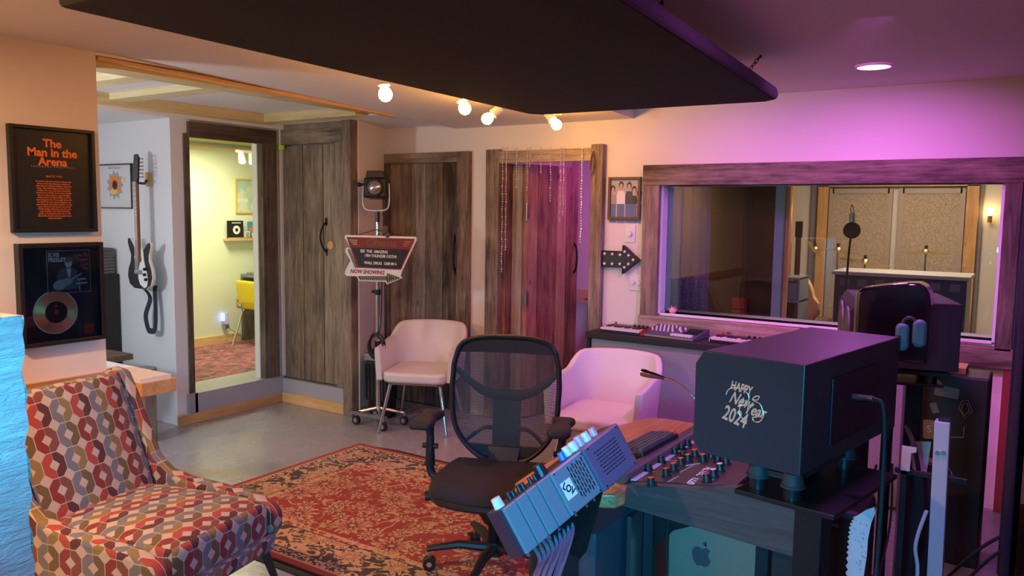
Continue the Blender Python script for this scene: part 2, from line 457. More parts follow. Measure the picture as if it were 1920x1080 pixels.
# wall with the open doorway to the yellow room
b = MB()
b.box(-5.39, -5.27, 3.5, 3.63, 0, 2.27).box(-5.39, -5.27, 3.63, 4.31, 2.16, 2.27).box(-5.39, -5.27, 4.31, 4.62, .0, 2.3)
struct('wall_opening', b, 'wall_cool')
struct('wall_guitar', MB().box(-7.4, -5.39, 3.5, 3.62, 0, 2.27), 'wall_cool')
struct('wall_alcove', MB().box(-7.4, -7.3, -1, 3.5, 0, 2.3).box(-7.4, -4.05, -1.1, -1, 0, 2.45), 'wall_cool')
# platform (step) in front of doorway and under barn door
struct('floor_step', MB().box(-5.62, -5.24, 3.632, 4.48, 0.0, .222).box(-5.24, -4.47, 4.47, 4.56, 0, .20), plain('grey_step_paint', (.40, .40, .43), .32, bump=.1, bscale=30))
b = MB().box(-5.262, -5.222, 3.49, 4.45, 0, .075)
struct('baseboard_step', b, 'pineY', bevel=.003)
struct('baseboard_pier', MB().box(-5.222, -4.45, 4.445, 4.47, 0, .085), 'pineX', bevel=.003)
struct('trim_5', MB().box(-5.268, -5.24, 3.58, 3.655, .075, .225), plain('grey_block', (.33, .33, .38), .5))
# timber recess over the alcove
b = MB()
b.box(-4.12, -3.945, 2.2, 4.33, 2.312, 2.354)
struct('trim_6', b, 'lumberY')
struct('trim_7', MB().hexa([(-3.945, 2.21, 2.335), (-3.895, 2.21, 2.335), (-3.895, 4.4, 2.285), (-3.945, 4.4, 2.285), (-3.945, 2.21, 2.352), (-3.895, 2.21, 2.352), (-3.895, 4.4, 2.31), (-3.945, 4.4, 2.31)]), 'pineY')
struct('trim_8', MB().box(-5.22, -5.10, .6, 4.33, 2.285, 2.354), 'lumberY')
struct('trim_9', MB().box(-5.10, -4.12, 4.2, 4.32, 2.29, 2.354), 'lumberX')
struct('trim_10', MB().box(-5.10, -4.12, 2.96, 3.10, 2.312, 2.354), 'lumberX')
struct('trim_11', MB().box(-5.10, -4.12, 2.50, 2.64, 2.312, 2.354), 'lumberX')
struct('trim_12', MB().box(-5.10, -4.12, 1.9, 2.04, 2.312, 2.354), 'lumberX')

# ---- doorway with dark barn trim
d = thing('door_1', None, None, (-5.27, 3.95, .22)); del_ = None
d['kind'] = 'structure'
MB().box(-5.29, -5.255, 3.60, 3.645, .225, 2.16).build('side_trim', 'barndZ', d)
MB().box(-5.285, -5.24, 3.635, 4.44, 2.135, 2.25).build('header_trim', 'barndY', d)
MB().box(-5.275, -5.235, 4.33, 4.435, .222, 2.135).box(-5.30, -5.24, 4.295, 4.33, .222, 2.135).build('post_trim', 'barndZ', d)
MB().box(-5.36, -5.30, 4.285, 4.31, .222, 2.15).build('jamb', 'white_paint', d)

# ---- big barn door (door_2)
def planks(xs, y, th, z0, z1, jit=.004):
    b = MB()
    for i in range(len(xs) - 1):
        j = random.uniform(0, jit)
        b.box(xs[i] + .003, xs[i + 1] - .003, y - j, y + th, z0 + random.uniform(-.004, .004), z1)
    return b
def handle(parent, x, y, z, h=.21, s=1):
    """forged door pull on a face looking to -y"""
    b = MB()
    b.tube([(x, y, z + h / 2), (x - .012 * s, y - .03, z + h * .32), (x - .022 * s, y - .045, z), (x - .012 * s, y - .03, z - h * .32), (x, y, z - h / 2)], [.008, .008], 8, smooth=5)
    for sg in (1, -1):
        zc = z + sg * h / 2
        b.prism([(0, .038), (.013, .018), (.009, 0), (.012, -.018), (0, -.032), (-.012, -.018), (-.009, 0), (-.013, .018)], .006,
                frame_mtx((x, y + .002, zc), (1, 0, 0), (0, 0, sg)))
    return b.build('handle', 'iron', parent, bevel=.001)
d = thing('door_2', None, None, (-4.85, 4.5, .2)); d['kind'] = 'structure'
lf = planks([-5.235, -5.00, -4.77, -4.615], 4.50, .045, .215, 2.13).build('leaf', 'barnZ', d, bevel=.002)
MB().box(-5.235, -4.47, 4.478, 4.53, 2.14, 2.30).build('header_trim', 'barnX', d, bevel=.003)
MB().box(-4.61, -4.515, 4.475, 4.53, .09, 2.14).build('post_trim', 'barnZ', d, bevel=.003)
MB().box(-4.505, -4.41, 4.44, 4.54, .0, 2.32).build('side_trim', 'barnlZ', d, bevel=.003)
handle(lf, -4.735, 4.497, 1.40, .24)
MB().cyl((-4.685, 4.502, 1.335), (-4.685, 4.489, 1.335), .033, seg=20).build('finger_hole', 'pineX', lf)
MB().box(-5.27, -5.18, 4.455, 4.47, 2.10, 2.135).build('hinge_tag', plain('lime_tape', (.45, .7, .02), .5), d)

# ---- closed barn door (door_3)
d = thing('door_3', None, None, (-4.2, 5.05, 0)); d['kind'] = 'structure'
lf = planks([-4.585, -4.36, -4.20, -4.02, -3.865], 5.085, .03, .01, 2.005).build('leaf', 'barnZ', d, bevel=.002)
MB().box(-4.66, -3.86, 5.055, 5.10, 2.005, 2.085).build('header_trim', 'barnlX', d, bevel=.003)
MB().box(-4.66, -4.59, 5.06, 5.10, 0, 2.005).build('side_trim', 'barnZ', d, bevel=.003)
MB().box(-3.862, -3.745, 5.05, 5.10, 0, 2.085).build('side_trim', 'barnlZ', d, bevel=.003)
handle(lf, -3.895, 5.08, 1.27, .26, -1)

# ---- ajar reddish door (door_4)
d = thing('door_4', None, None, (-3.07, 5.1, 0)); d['kind'] = 'structure'
MB().box(-3.575, -3.455, 5.045, 5.1, 0, 2.09).build('side_trim', 'barnlZ', d, bevel=.003)
MB().box(-2.668, -2.575, 5.045, 5.1, 0, 2.10).build('side_trim', 'barnlZ', d, bevel=.003)
MB().box(-3.455, -2.668, 5.05, 5.1, 1.985, 2.075).build('header_trim', 'barnlX', d, bevel=.003)
MB().box(-3.455, -3.42, 5.1, 5.22, 0, 1.985).build('jamb', 'barnredZ', d)
MB().box(-3.42, -3.375, 5.19, 5.22, 0, 1.985).box(-3.372, -3.33, 5.185, 5.22, 0, 1.985).build('jamb_boards', 'beige_board', d)
ang = math.atan2(5.80 - 5.20, -3.195 + 3.325)
Lm = Matrix.Translation((-3.31, 5.20, 0)) @ Matrix.Rotation(ang, 4, 'Z')
b = MB(); w_ = .60; xs = [0, .12, .23, .34, .45, w_]
for i in range(5): b.box(xs[i] + .002, xs[i + 1] - .002, -.02 - random.uniform(0, .004), .02, .015, 1.985, None, Lm)
lf = b.build('leaf', 'barnredZ', d, bevel=.002)
b = MB()
pts = [Lm @ Vector(p) for p in ((.56, -.02, 1.37), (.545, -.055, 1.33), (.54, -.065, 1.25), (.545, -.055, 1.17), (.56, -.02, 1.13))]
b.tube(pts, .009, 8, smooth=4).build('handle', 'iron', lf)
b = MB()
for z in (1.62, .95): b.box(-.012, .018, -.03, -.022, z - .05, z + .05, None, Lm).cyl(Lm @ Vector((-.012, -.03, z - .07)), Lm @ Vector((-.012, -.03, z + .07)), .01, seg=8)
b.build('hinge', 'steel', d)
# the closet behind it
struct('wall_closet', MB().box(-3.8, -2.2, 6.45, 6.55, 0, 2.4).box(-2.25, -2.15, 5.22, 6.45, 0, 2.4).box(-3.9, -3.8, 5.22, 6.55, 0, 2.4), 'wall')
struct('ceiling_closet', MB().box(-3.9, -2.2, 5.22, 6.5, 2.3, 2.4), 'ceiling')
struct('trim_13', MB().box(-3.5, -2.25, 6.42, 6.45, .80, .92), 'pineX')
v = MB(); v.box(-3.4, -2.9, 6.425, 6.45, .05, .80)
for i in range(34): v.box(-3.39, -2.91, 6.405, 6.43, .07 + i * .021, .082 + i * .021)
o = v.build('louvre_vent', plain('brown_louvre', (.16, .07, .04), .6)); tag(o, 'brown louvred vent panel low in the closet behind the ajar door', 'vent')
o = MB().box(-3.16, -3.13, 6.398, 6.405, .05, .80).build('centre_bar', plain('tan_bar', (.5, .30, .18), .6), o)

# ---- window
W = thing('window_1', None, None, (-1.15, 5.1, .945)); W['kind'] = 'structure'
MB().box(-2.265, -.06, 5.035, 5.1, 1.81, 1.945).build('header_frame', 'barnlX', W, bevel=.003)
MB().box(-2.262, -2.145, 5.04, 5.1, .925, 1.81).build('side_frame', 'barnlZ', W, bevel=.003)
MB().box(-.165, -.085, 5.04, 5.1, .90, 1.81).build('side_frame', 'barnZ', W, bevel=.003)
MB().box(-2.275, -1.2, 5.04, 5.1, .80, .925).box(-1.198, -.06, 5.04, 5.1, .80, .915).build('sill_frame', 'barnlX', W, bevel=.003)
rv = MB().box(-2.145, -2.13, 5.08, 5.36, .94, 1.81).box(-.18, -.165, 5.08, 5.36, .94, 1.81).box(-2.13, -.18, 5.08, 5.36, .93, .945).box(-2.13, -.18, 5.08, 5.36, 1.81, 1.825)
rv.build('reveal', 'white_paint', W)
def glassmat(name, tint=(1, 1, 1), refl=1.0):
    m, nt = newmat(name); t = NT(nt)
    tr = t.n('ShaderNodeBsdfTransparent'); tr.inputs[0].default_value = c4(tint)
    gl = t.n('ShaderNodeBsdfGlossy'); gl.inputs['Roughness'].default_value = .006
    fr = t.n('ShaderNodeFresnel'); fr.inputs[0].default_value = 1.5
    mx = t.n('ShaderNodeMixShader'); o = t.n('ShaderNodeOutputMaterial')
    t.l(t.math('MULTIPLY', fr.outputs[0], refl, clamp=True), mx.inputs[0]); t.l(tr.outputs[0], mx.inputs[1]); t.l(gl.outputs[0], mx.inputs[2]); t.l(mx.outputs[0], o.inputs[0])
    return m
M['glass'] = glassmat('window_glass', (.92, .94, .95), 1.0)
MB().box(-2.13, -.18, 5.165, 5.171, .945, 1.81).build('pane', 'glass', W)
MB().box(-2.13, -.18, 5.262, 5.268, .945, 1.81).build('pane', 'glass', W)
# right curtain
def curtain(name, mat, x0, y0, x1, y1, z0, z1, waves, amp, label, cat, th=.01):
    d = Vector((x1 - x0, y1 - y0, 0)); L = d.length; n = Vector((-d.y, d.x, 0)).normalized()
    f = lambda u, v: Vector((x0, y0, z0 + (z1 - z0) * v)) + d * u + n * (amp * math.sin(u * waves * 2 * PI) + amp * .3 * math.sin(u * waves * 5.1 + v * 2))
    o = MB().grid(f, int(waves * 12), 8).build(name, mat, None, solid=th, smooth=True)
    return tag(o, label, cat)
# ================================================================== HANGING THINGS
# black cloud panel hung from the ceiling
cl = thing('acoustic_cloud', 'large black cloth covered acoustic panel hanging flat below the ceiling', 'acoustic panel', (-1.8, 2.6, 2.17))
bot = [(-2.30, 1.20), (-2.43, 3.83), (-2.38, 3.90), (-1.14, 3.95), (-1.08, 3.90), (-.88, 1.2)]
zb = 2.165; zt = 2.225
b = MB()
n = len(bot); cxx, cyy = -1.75, 2.6
vs = [(x, y, zb) for x, y in bot] + [(x + (.012 if x < cxx else -.012) * -1, y, zb + .02) for x, y in bot] + [(x, y, zt) for x, y in bot]
fs = [tuple(range(n - 1, -1, -1)), tuple(range(2 * n, 3 * n))]
for k in (0, 1): fs += [(k * n + i, k * n + (i + 1) % n, (k + 1) * n + (i + 1) % n, (k + 1) * n + i) for i in range(n)]
b.raw(vs, fs); b.build('panel', 'cloud', cl, bevel=.012)
def chain(p0, p1, name='chain'):
    p0 = Vector(p0); p1 = Vector(p1); L = (p1 - p0).length; k = max(2, int(L / .026)); d = (p1 - p0).normalized()
    q = d.to_track_quat('X', 'Z').to_matrix(); b = MB()
    for i in range(k):
        c = p0 + d * L * (i + .5) / k
        pts = []
        for j in range(10):
            a = 2 * PI * j / 10; u = math.cos(a) * .018; v = math.sin(a) * .008
            pts.append(c + q @ Vector((u, v if i % 2 else 0, 0 if i % 2 else v)))
        b.tube(pts, .0022, 6, closed=True)
    b.cyl(p1 - Vector((0, 0, .01)), p1, .006, seg=8)
    return b.build(name, 'black_metal', cl)
chain((-1.20, 3.70, 2.22), (-1.145, 3.84, 2.365)); chain((-1.17, 2.66, 2.22), (-1.16, 2.70, 2.365)); chain((-2.25, 1.6, 2.22), (-2.25, 1.6, 2.365)); chain((-2.3, 3.7, 2.22), (-2.3, 3.7, 2.32))

# track light with four lamps
tl = thing('track_light', 'white ceiling track light with four glowing warm globe bulbs beside the black panel', 'track light', (-2.72, 3.7, 2.3))
def zc(y): return 2.362 - (y - 2.3) * .0336
b = MB(); b.hexa([(-2.735, 2.8, zc(2.8) - .02), (-2.70, 2.8, zc(2.8) - .02), (-2.70, 4.68, zc(4.68) - .02), (-2.735, 4.68, zc(4.68) - .02), (-2.735, 2.8, zc(2.8)), (-2.70, 2.8, zc(2.8)), (-2.70, 4.68, zc(4.68)), (-2.735, 4.68, zc(4.68))])
b.build('track', 'white', tl)
M['bulb'] = emis('lit_bulb', (1.0, .43, .035), 170)
for (px, py, y, dx, dy) in ((722, 172, 2.95, 0, 0), (870, 199, 3.55, .28, .1), (917, 220, 3.98, -.55, -.3), (1041, 231, 4.50, .5, .1)):
    top = Vector((-2.715, y, zc(y) - .02)); c = onY(px, py, y)
    if px == 917: top = Vector((-2.70, 4.05, zc(4.05) - .02))
    d = (c - top).normalized(); st = c - d * .085
    h = MB().cyl(top, top + (st - top) * .5, .011, seg=10).cyl(st - d * .005, st + d * .055, .026, .029, 18).build('lamp_holder', 'white', tl, smooth=True)
    m = Matrix.Translation(st + d * .055) @ d.to_track_quat('Z', 'Y').to_matrix().to_4x4()
    MB().lathe([(.014, 0), (.016, .006), (.029, .024), (.034, .042), (.031, .060), (.018, .074), (.001, .079)], m, 20).build('bulb', 'bulb', h, smooth=True)

# purple recessed downlight
dl = thing('ceiling_light', 'round recessed ceiling light glowing purple', 'ceiling light', (-.74, 4.385, 2.37))
M['purple_disc'] = emis('purple_diffuser', (1.0, .22, 1.0), 7)
MB().lathe([(.088, 2.369), (.088, 2.362), (.078, 2.360), (.078, 2.369)], Matrix.Translation((-.74, 4.385, 0)), 32, cap=False).build('rim', 'white', dl)
MB().cyl((-.74, 4.385, 2.362), (-.74, 4.385, 2.366), .078, seg=32).build('diffuser', 'purple_disc', dl)

# posters on the left wall -----------------------------------------
LX = -3.9
def lw(y, z, d=0): return frame_mtx((LX + d, y, z), (0, 1, 0), (0, 0, 1))
def frame(parent, y0, y1, z0, z1, wd, th, mat, x0=LX, name='frame'):
    b = MB()
    b.box(x0, x0 + th, y0, y0 + wd, z0, z1).box(x0, x0 + th, y1 - wd, y1, z0, z1).box(x0, x0 + th, y0 + wd, y1 - wd, z0, z0 + wd).box(x0, x0 + th, y0 + wd, y1 - wd, z1 - wd, z1)
    return b.build(name, mat, parent, bevel=.002)
M['poster_black'] = plain('black_poster_paper', (.010, .014, .016), .42)
p = thing('framed_poster', 'black framed poster with orange title lettering, upper frame on the left wall', 'poster', (LX, 1.97, 1.49))
frame(p, 1.775, 2.165, 1.495, 1.985, .016, .03, 'black')
MB().box(LX + .002, LX + .012, 1.785, 2.155, 1.505, 1.975).build('print', 'poster_black', p)
text('lettering', "The\nMan in the\nArena", .053, 'orange_ink', p, lw(1.970, 1.865, .0125), line=.80, bold=.0016)
text('lettering', "THEODORE ROOSEVELT", .0105, 'grey_ink', p, lw(1.970, 1.800, .0125), space=1.9)
text('lettering', "April 23, 1910", .013, 'orange_ink', p, lw(1.970, 1.757, .0125), shear=.4)
quote = ["It is not the critic who counts; not the man who", "points out how the strong man stumbles, or", "where the doer of deeds could have done them", "better. The credit belongs to the man who is", "actually in the arena, whose face is marred by", "dust and sweat and blood; who strives valiantly;", "who errs, who comes short again and again,", "because there is no effort without error and", "shortcoming; but who does actually strive to do", "the deeds; who knows great enthusiasms, the", "great devotions; who spends himself in a worthy", "cause; who at the best knows in the end the", "triumph of high achievement, and who at the", "worst, if he fails, at least fails while daring", "greatly, so that his place shall never be with", "those cold and timid souls who neither know", "victory nor defeat."]
text('lettering', "\n".join(quote), .0102, 'orange_ink', p, lw(1.970, 1.647, .0125), line=1.05, bold=.0001, sx=.82)

p = thing('framed_record', 'black framed gold record with picture sleeve, lower frame on the left wall', 'framed record', (LX, 1.98, .96))
frame(p, 1.785, 2.18, .962, 1.445, .02, .045, 'black')
M['mat_dark'] = plain('dark_mat_board', (.016, .011, .010), .6)
MB().box(LX + .002, LX + .010, 1.80, 2.165, .975, 1.43).build('mat_board', 'mat_dark', p)
sl = MB().box(LX + .010, LX + .014, 1.925, 2.125, 1.205, 1.405).build('sleeve', plain('dark_sleeve_print', (.022, .022, .034), .4), p)
MB().box(LX + .0101, LX + .0125, 1.922, 2.128, 1.202, 1.408).build('sleeve_edge', 'grey_ink', p)
text('lettering', "ELVIS\nPRESLEY", .028, 'white_ink', sl, lw(1.928, 1.375, .0145), align='LEFT', line=.85, bold=.0006, sx=.8)
text('lettering', "Love Me\nTender\nLove\nYou", .024, 'pink_ink', sl, lw(2.118, 1.350, .0145), align='RIGHT', line=.9, shear=.15, sx=.8)
# plain stand-in picture: a player with a guitar
b = MB(); m = lw(2.0, 1.29, .0141)
def blob(cx, cy, rx, ry, rot=0, n=20):
    return [(cx + math.cos(a) * rx * math.cos(rot) - math.sin(a) * ry * math.sin(rot), cy + math.cos(a) * rx * math.sin(rot) + math.sin(a) * ry * math.cos(rot)) for a in [2 * PI * i / n for i in range(n)]]
b.prism(blob(.022, .058, .017, .024), .0006, m).prism([(.012, .03), (.034, .03), (.028, -.01), (.020, -.01)], .0004, m)
b.build('picture_face', plain('grey_picture', (.60, .54, .54), .5), sl)
MB().prism([(-.03, -.07), (-.035, .0), (-.012, .03), (.012, .036), (.034, .036), (.062, .02), (.07, -.07)], .0003, m).prism(blob(.022, .073, .019, .014), .0008, m).build('picture_jacket', plain('near_black_print', (.10, .095, .105), .5), sl)
MB().prism(blob(-.02, -.045, .034, .024, .3), .0010, m).prism(blob(.015, -.032, .024, .018, .3), .0011, m).prism([(.02, -.035), (.085, .0), (.083, .007), (.018, -.026)], .0012, m).build('picture_instrument', plain('mid_grey_print', (.36, .28, .28), .5), sl)
MB().prism([(.06, -.02), (.105, -.02), (.105, -.028), (.06, -.028)], .0009, m).prism([(.055, -.04), (.110, -.04), (.110, -.048), (.055, -.048)], .0009, m).prism([(.07, -.02), (.074, -.02), (.074, -.08), (.07, -.08)], .0009, m).build('picture_bench', plain('light_grey_print', (.40, .40, .42), .5), sl)
rm = frame_mtx((LX + .011, 1.955, 1.115), (0, 1, 0), (0, 0, 1))
MB().lathe([(.104, 0), (.104, .002), (.100, .003)], rm, 40).build('record_ring', 'white_ink', p, smooth=True)
def mk_record():
    m_, nt = newmat('gold_record'); t = NT(nt); v = t.coord(loc=(0, 0, 0))
    ln = t.n('ShaderNodeVectorMath', operation='DISTANCE'); t.l(v, ln.inputs[0]); ln.inputs[1].default_value = (.011, 1.955 - 1.98, 1.115 - .96)
    wv = t.math('SINE', t.math('MULTIPLY', ln.outputs[1], 3600.0))
    t.out((.95, .56, .24), .36, .9, t.bump(wv, .35, .0008)); return m_
rec = MB().lathe([(.100, .003), (.100, .006), (.05, .0065), (.0001, .0065)], rm, 48).build('record', mk_record(), p, smooth=True)
MB().cyl(rm @ Vector((0, 0, .006)), rm @ Vector((0, 0, .0075)), .052, seg=32).build('record_label', 'black', rec)
MB().cyl(rm @ Vector((0, 0, .0075)), rm @ Vector((0, 0, .0088)), .012, seg=20).prism([(-.012, .026), (.012, .026), (0, .040)], .0085, rm).build('label_mark', 'gold', rec)
sq = MB().box(LX + .010, LX + .013, 2.085, 2.135, .992, 1.045).build('plaque', plain('dark_red_plaque', (.22, .02, .015), .5), p)
MB().cyl((LX + .013, 2.11, 1.018), (LX + .0145, 2.11, 1.018), .021, seg=24).build('seal', 'gold', sq)
MB().box(LX + .040, LX + .042, 1.80, 2.165, .98, 1.428).build('pane', 'glass', p)

# paper covered floor lamp at the left edge
def mk_paper():
    m_, nt = newmat('crinkled_paper'); t = NT(nt)
    v = t.coord(scale=(2, 2, 9)); n = t.noise(v, 4, 6, .65, 1.6)
    wv = t.noise(t.coord(scale=(3, 3, 16), rot=(.25, .1, 0)), 3, 5, .6, 2.0)
    h = t.math('ADD', n, t.math('MULTIPLY', wv, .8))
    t.out((.62, .70, .74), .55, 0, t.bump(h, .75, .03)); return m_
pl = thing('paper_lamp', 'tall square floor lamp of crinkled pale paper at the left edge', 'floor lamp', (-1.85, .72, 0))
c0 = onZ(40, 591, 1.36); b = MB()
ax = Vector((c0.x, c0.y, 0)); ud = Vector((-1, -.12, 0)).normalized(); vd = Vector((ud.y, -ud.x, 0)) * -1
def wr(a, k, z): return math.sin(z * 34 + k * 3 + a * 5) * .0035 + math.sin(z * 71 + a * 9 + k) * .0020
vd = Vector((.12, -1, 0)).normalized(); corner = [ax, ax + ud * .30, ax + ud * .30 + vd * .30, ax + vd * .30]
cen = sum((c for c in corner), Vector()) / 4
def f(u, v):
    k = int(min(3.999, u * 4)); a = u * 4 - k; z = .02 + 1.34 * v
    p_ = corner[k].lerp(corner[(k + 1) % 4], a); o_ = (p_ - cen).normalized()
    q = p_ + o_ * wr(a, k, z); return Vector((q.x, q.y, z))
b = MB().grid(f, 64, 110)
topc = [Vector((c.x, c.y, 1.36)) for c in corner]
b.raw([c for c in topc] , [(0, 1, 2, 3)])
b.build('shade', mk_paper(), pl, smooth=True, weld=.0005)
MB().cyl(cen + Vector((0, 0, 0)), cen + Vector((0, 0, .02)), .12, seg=24).build('base', 'black', pl)

# guitar on the alcove wall ----------------------------------------
g = thing('electric_guitar', 'black and white double-cutaway electric guitar hanging on the alcove wall', 'guitar', (-5.47, 3.42, 1.03))
gx = -5.47; gy = 3.40
gm = frame_mtx((gx, gy, 1.02), (1, 0, 0), (0, 0, 1)) # z points -y
half_r = [(0, 0), (.07, .0), (.125, .03), (.150, .085), (.140, .15), (.112, .205), (.110, .25), (.126, .285), (.140, .32), (.132, .345), (.105, .338), (.07, .305), (.045, .285), (.028, .285)]
half_l = [(-.028, .285), (-.05, .29), (-.085, .33), (-.12, .372), (-.142, .372), (-.146, .34), (-.128, .29), (-.108, .25), (-.115, .20), (-.145, .15), (-.158, .09), (-.135, .03), (-.075, .0)]
outl = half_r + half_l
MB().prism(outl, .032, gm @ Matrix.Translation((0, 0, .006))).build('body_side', 'white', g, bevel=.008, smooth=True)
MB().prism([(x * .985, .003 + y * .985) for x, y in outl], .003, gm @ Matrix.Translation((0, 0, .0375))).build('body_top', 'black', g, bevel=.001)
pg = [(-.03, .29), (.0, .25), (.005, .20), (-.015, .14), (-.02, .08), (.0, .035), (.05, .010), (.085, .022), (.098, .065), (.090, .12), (.070, .17), (.055, .22), (.052, .27), (.045, .295)]
MB().prism(pg, .002, gm @ Matrix.Translation((0, 0, .0405))).build('pickguard', 'white', g)
for (x, y) in ((.072, .11), (.085, .075), (.075, .15)):
    MB().cyl(gm @ Vector((x, y, .042)), gm @ Vector((x, y, .058)), .011, seg=14).build('knob', 'black', g)
MB().cbox(gm @ Vector((-.005, .23, .046)), (.09, .012, .02), Matrix.Rotation(.15, 3, 'Y')).build('pickup', 'chrome', g, bevel=.003)
MB().cbox(gm @ Vector((-.01, .125, .046)), (.09, .010, .03)).build('bridge', 'steel', g, bevel=.002)
MB().box(gx - .024, gx + .024, gy - .062, gy - .040, 1.22, 1.80).build('neck', plain('rosewood_neck', (.20, .085, .035), .4), g, bevel=.004)
b = MB()
for i in range(18): z = 1.795 - .56 * (1 - .925 ** i); b.box(gx - .024, gx + .024, gy - .0635, gy - .061, z - .0012, z + .0012)
b.build('frets', 'steel', g)
hd = MB().prism([(-.024, 0), (.024, 0), (.030, .03), (.022, .18), (.0, .205), (-.034, .20), (-.036, .03)], .016, frame_mtx((gx, gy - .042, 1.795), (1, 0, 0), (0, .09, 1))).build('headstock', 'black_gloss', g, bevel=.002)
b = MB()
for i in range(6):
    z = 1.835 + i * .026
    b.cyl((gx + .02, gy - .03, z), (gx + .052, gy - .03, z), .004, seg=8).sphere((gx + .056, gy - .03, z), .0085, 8, 6)
b.build('tuner', 'chrome', hd)
b = MB()
for i in range(6):
    x = (i - 2.5) * .0075; b.tube([(gx + x, gy - .066, 1.145), (gx + x, gy - .066, 1.80)], .0006, 4)
b.build('strings', 'steel', g)
b = MB()
b.tube([gm @ Vector((.0, .02, .03)), (gx - .01, 3.44, .95), (gx - .04, 3.42, .82), (gx - .03, 3.43, .715), (gx + .02, 3.42, .705), (gx + .055, 3.43, .72), (gx + .055, 3.44, .85), (gx + .035, 3.45, .99), (gx + .03, 3.46, 1.04)], .021, 8, smooth=6, flat=(1, .16))
b.build('strap', 'navy', g)
hk = thing('guitar_hanger', 'small wooden wall hook holding the guitar by its headstock', 'wall hook', (-5.53, 3.49, 1.82))
MB().box(-5.565, -5.505, 3.478, 3.50, 1.77, 1.875).build('block', 'pineZ', hk, bevel=.004)
MB().tube([(-5.54, 3.48, 1.815), (-5.50, 3.44, 1.80), (gx + .035, 3.385, 1.79), (gx + .036, 3.34, 1.795)], .007, 8, smooth=4).tube([(-5.54, 3.47, 1.815), (gx - .03, 3.44, 1.79), (gx - .035, 3.40, 1.79), (gx - .036, 3.34, 1.795)], .007, 8, smooth=4).build('yoke', 'black', hk, smooth=True)
# eye poster
p = thing('framed_print', 'thin black framed white print with an orange and blue round burst behind the guitar', 'poster', (-5.96, 3.5, 1.6))
py = 3.499
b = MB(); x0, x1, z0, z1 = -6.22, -5.745, 1.605, 1.945
b.box(x0, x1, py - .02, py, z0, z0 + .008).box(x0, x1, py - .02, py, z1 - .008, z1).box(x0, x0 + .008, py - .02, py, z0, z1).box(x1 - .008, x1, py - .02, py, z0, z1)
b.build('frame', 'black', p)
MB().box(x0 + .004, x1 - .004, py - .008, py - .001, z0 + .004, z1 - .004).build('print', plain('white_print_paper', (.66, .64, .64), .4), p)
em = frame_mtx((-5.98, py - .0085, 1.785), (1, 0, 0), (0, 0, 1))
def star(n, r0, r1, ph=0): return [((r0 if i % 2 else r1) * math.cos(PI * i / n + ph), (r0 if i % 2 else r1) * math.sin(PI * i / n + ph)) for i in range(2 * n)]
MB().prism(star(11, .085, .118), .0004, em).build('burst', plain('blue_grey_print', (.25, .40, .48), .6), p)
MB().prism(star(9, .062, .098, .2), .0008, em).build('burst', plain('orange_burst_print', (.85, .24, .04), .6), p)
MB().prism(star(13, .030, .042), .0012, em).build('pupil', 'black', p)
MB().prism(blob(-.02, -.05, .05, .022), .0010, em).prism(star(3, .012, .03, .5), .001, em @ Matrix.Translation((.13, .045, 0))).build('burst', plain('yellow_print', (.80, .55, .15), .6), p)
text('lettering', "INNER UNDER", .022, 'grey_ink', p, frame_mtx((-5.98, py - .009, 1.915), (1, 0, 0), (0, 0, 1)), space=1.2)
# things standing in the alcove
t_ = thing('equipment_rack', 'tall narrow black cabinet standing against the alcove wall', 'cabinet', (-6.03, 3.3, 0))
MB().box(-6.35, -5.965, 3.15, 3.49, .02, 1.10).build('body', 'black_matte', t_, bevel=.006)
b = MB()
b.box(-6.33, -5.98, 3.145, 3.15, .06, 1.06).build('front_panel', 'black', t_)
t_ = thing('slatted_crate', 'small grey slatted box on top of the narrow black cabinet', 'box', (-6.1, 3.3, 1.10))
b = MB()
for i in range(8): b.box(-6.33, -5.985, 3.17, 3.47, 1.103 + i * .025, 1.122 + i * .025)
b.box(-6.32, -5.995, 3.18, 3.46, 1.10, 1.30); b.build('slats', plain('dark_grey_slats', (.10, .10, .10), .6), t_)
t_ = thing('side_table', 'low table with pale wooden board in the alcove below the guitar', 'table', (-5.3, 2.9, 0))
MB().box(-5.9, -5.19, 2.75, 3.12, .565, .605).build('board', 'barnX', t_, bevel=.003)
for x, y in ((-5.8, 2.82), (-5.36, 2.82), (-5.8, 3.06), (-5.36, 3.06)): MB().box(x - .02, x + .02, y - .02, y + .02, 0, .565).build('leg', 'red', t_) if False else MB().box(x - .02, x + .02, y - .02, y + .02, 0, .565).build('leg', 'barndZ', t_)
t_ = thing('steel_pot', 'round steel tin with a flat lid on the alcove floor by the guitar wall', 'tin', (-5.09, 3.1, 0))
MB().cyl((-5.09, 3.12, 0), (-5.09, 3.12, .49), .085, seg=32).build('can', 'steel', t_, bevel=.004, smooth=True)
MB().cyl((-5.09, 3.12, .49), (-5.09, 3.12, .515), .092, seg=32).build('lid', 'grey_metal', t_, bevel=.004, smooth=True)

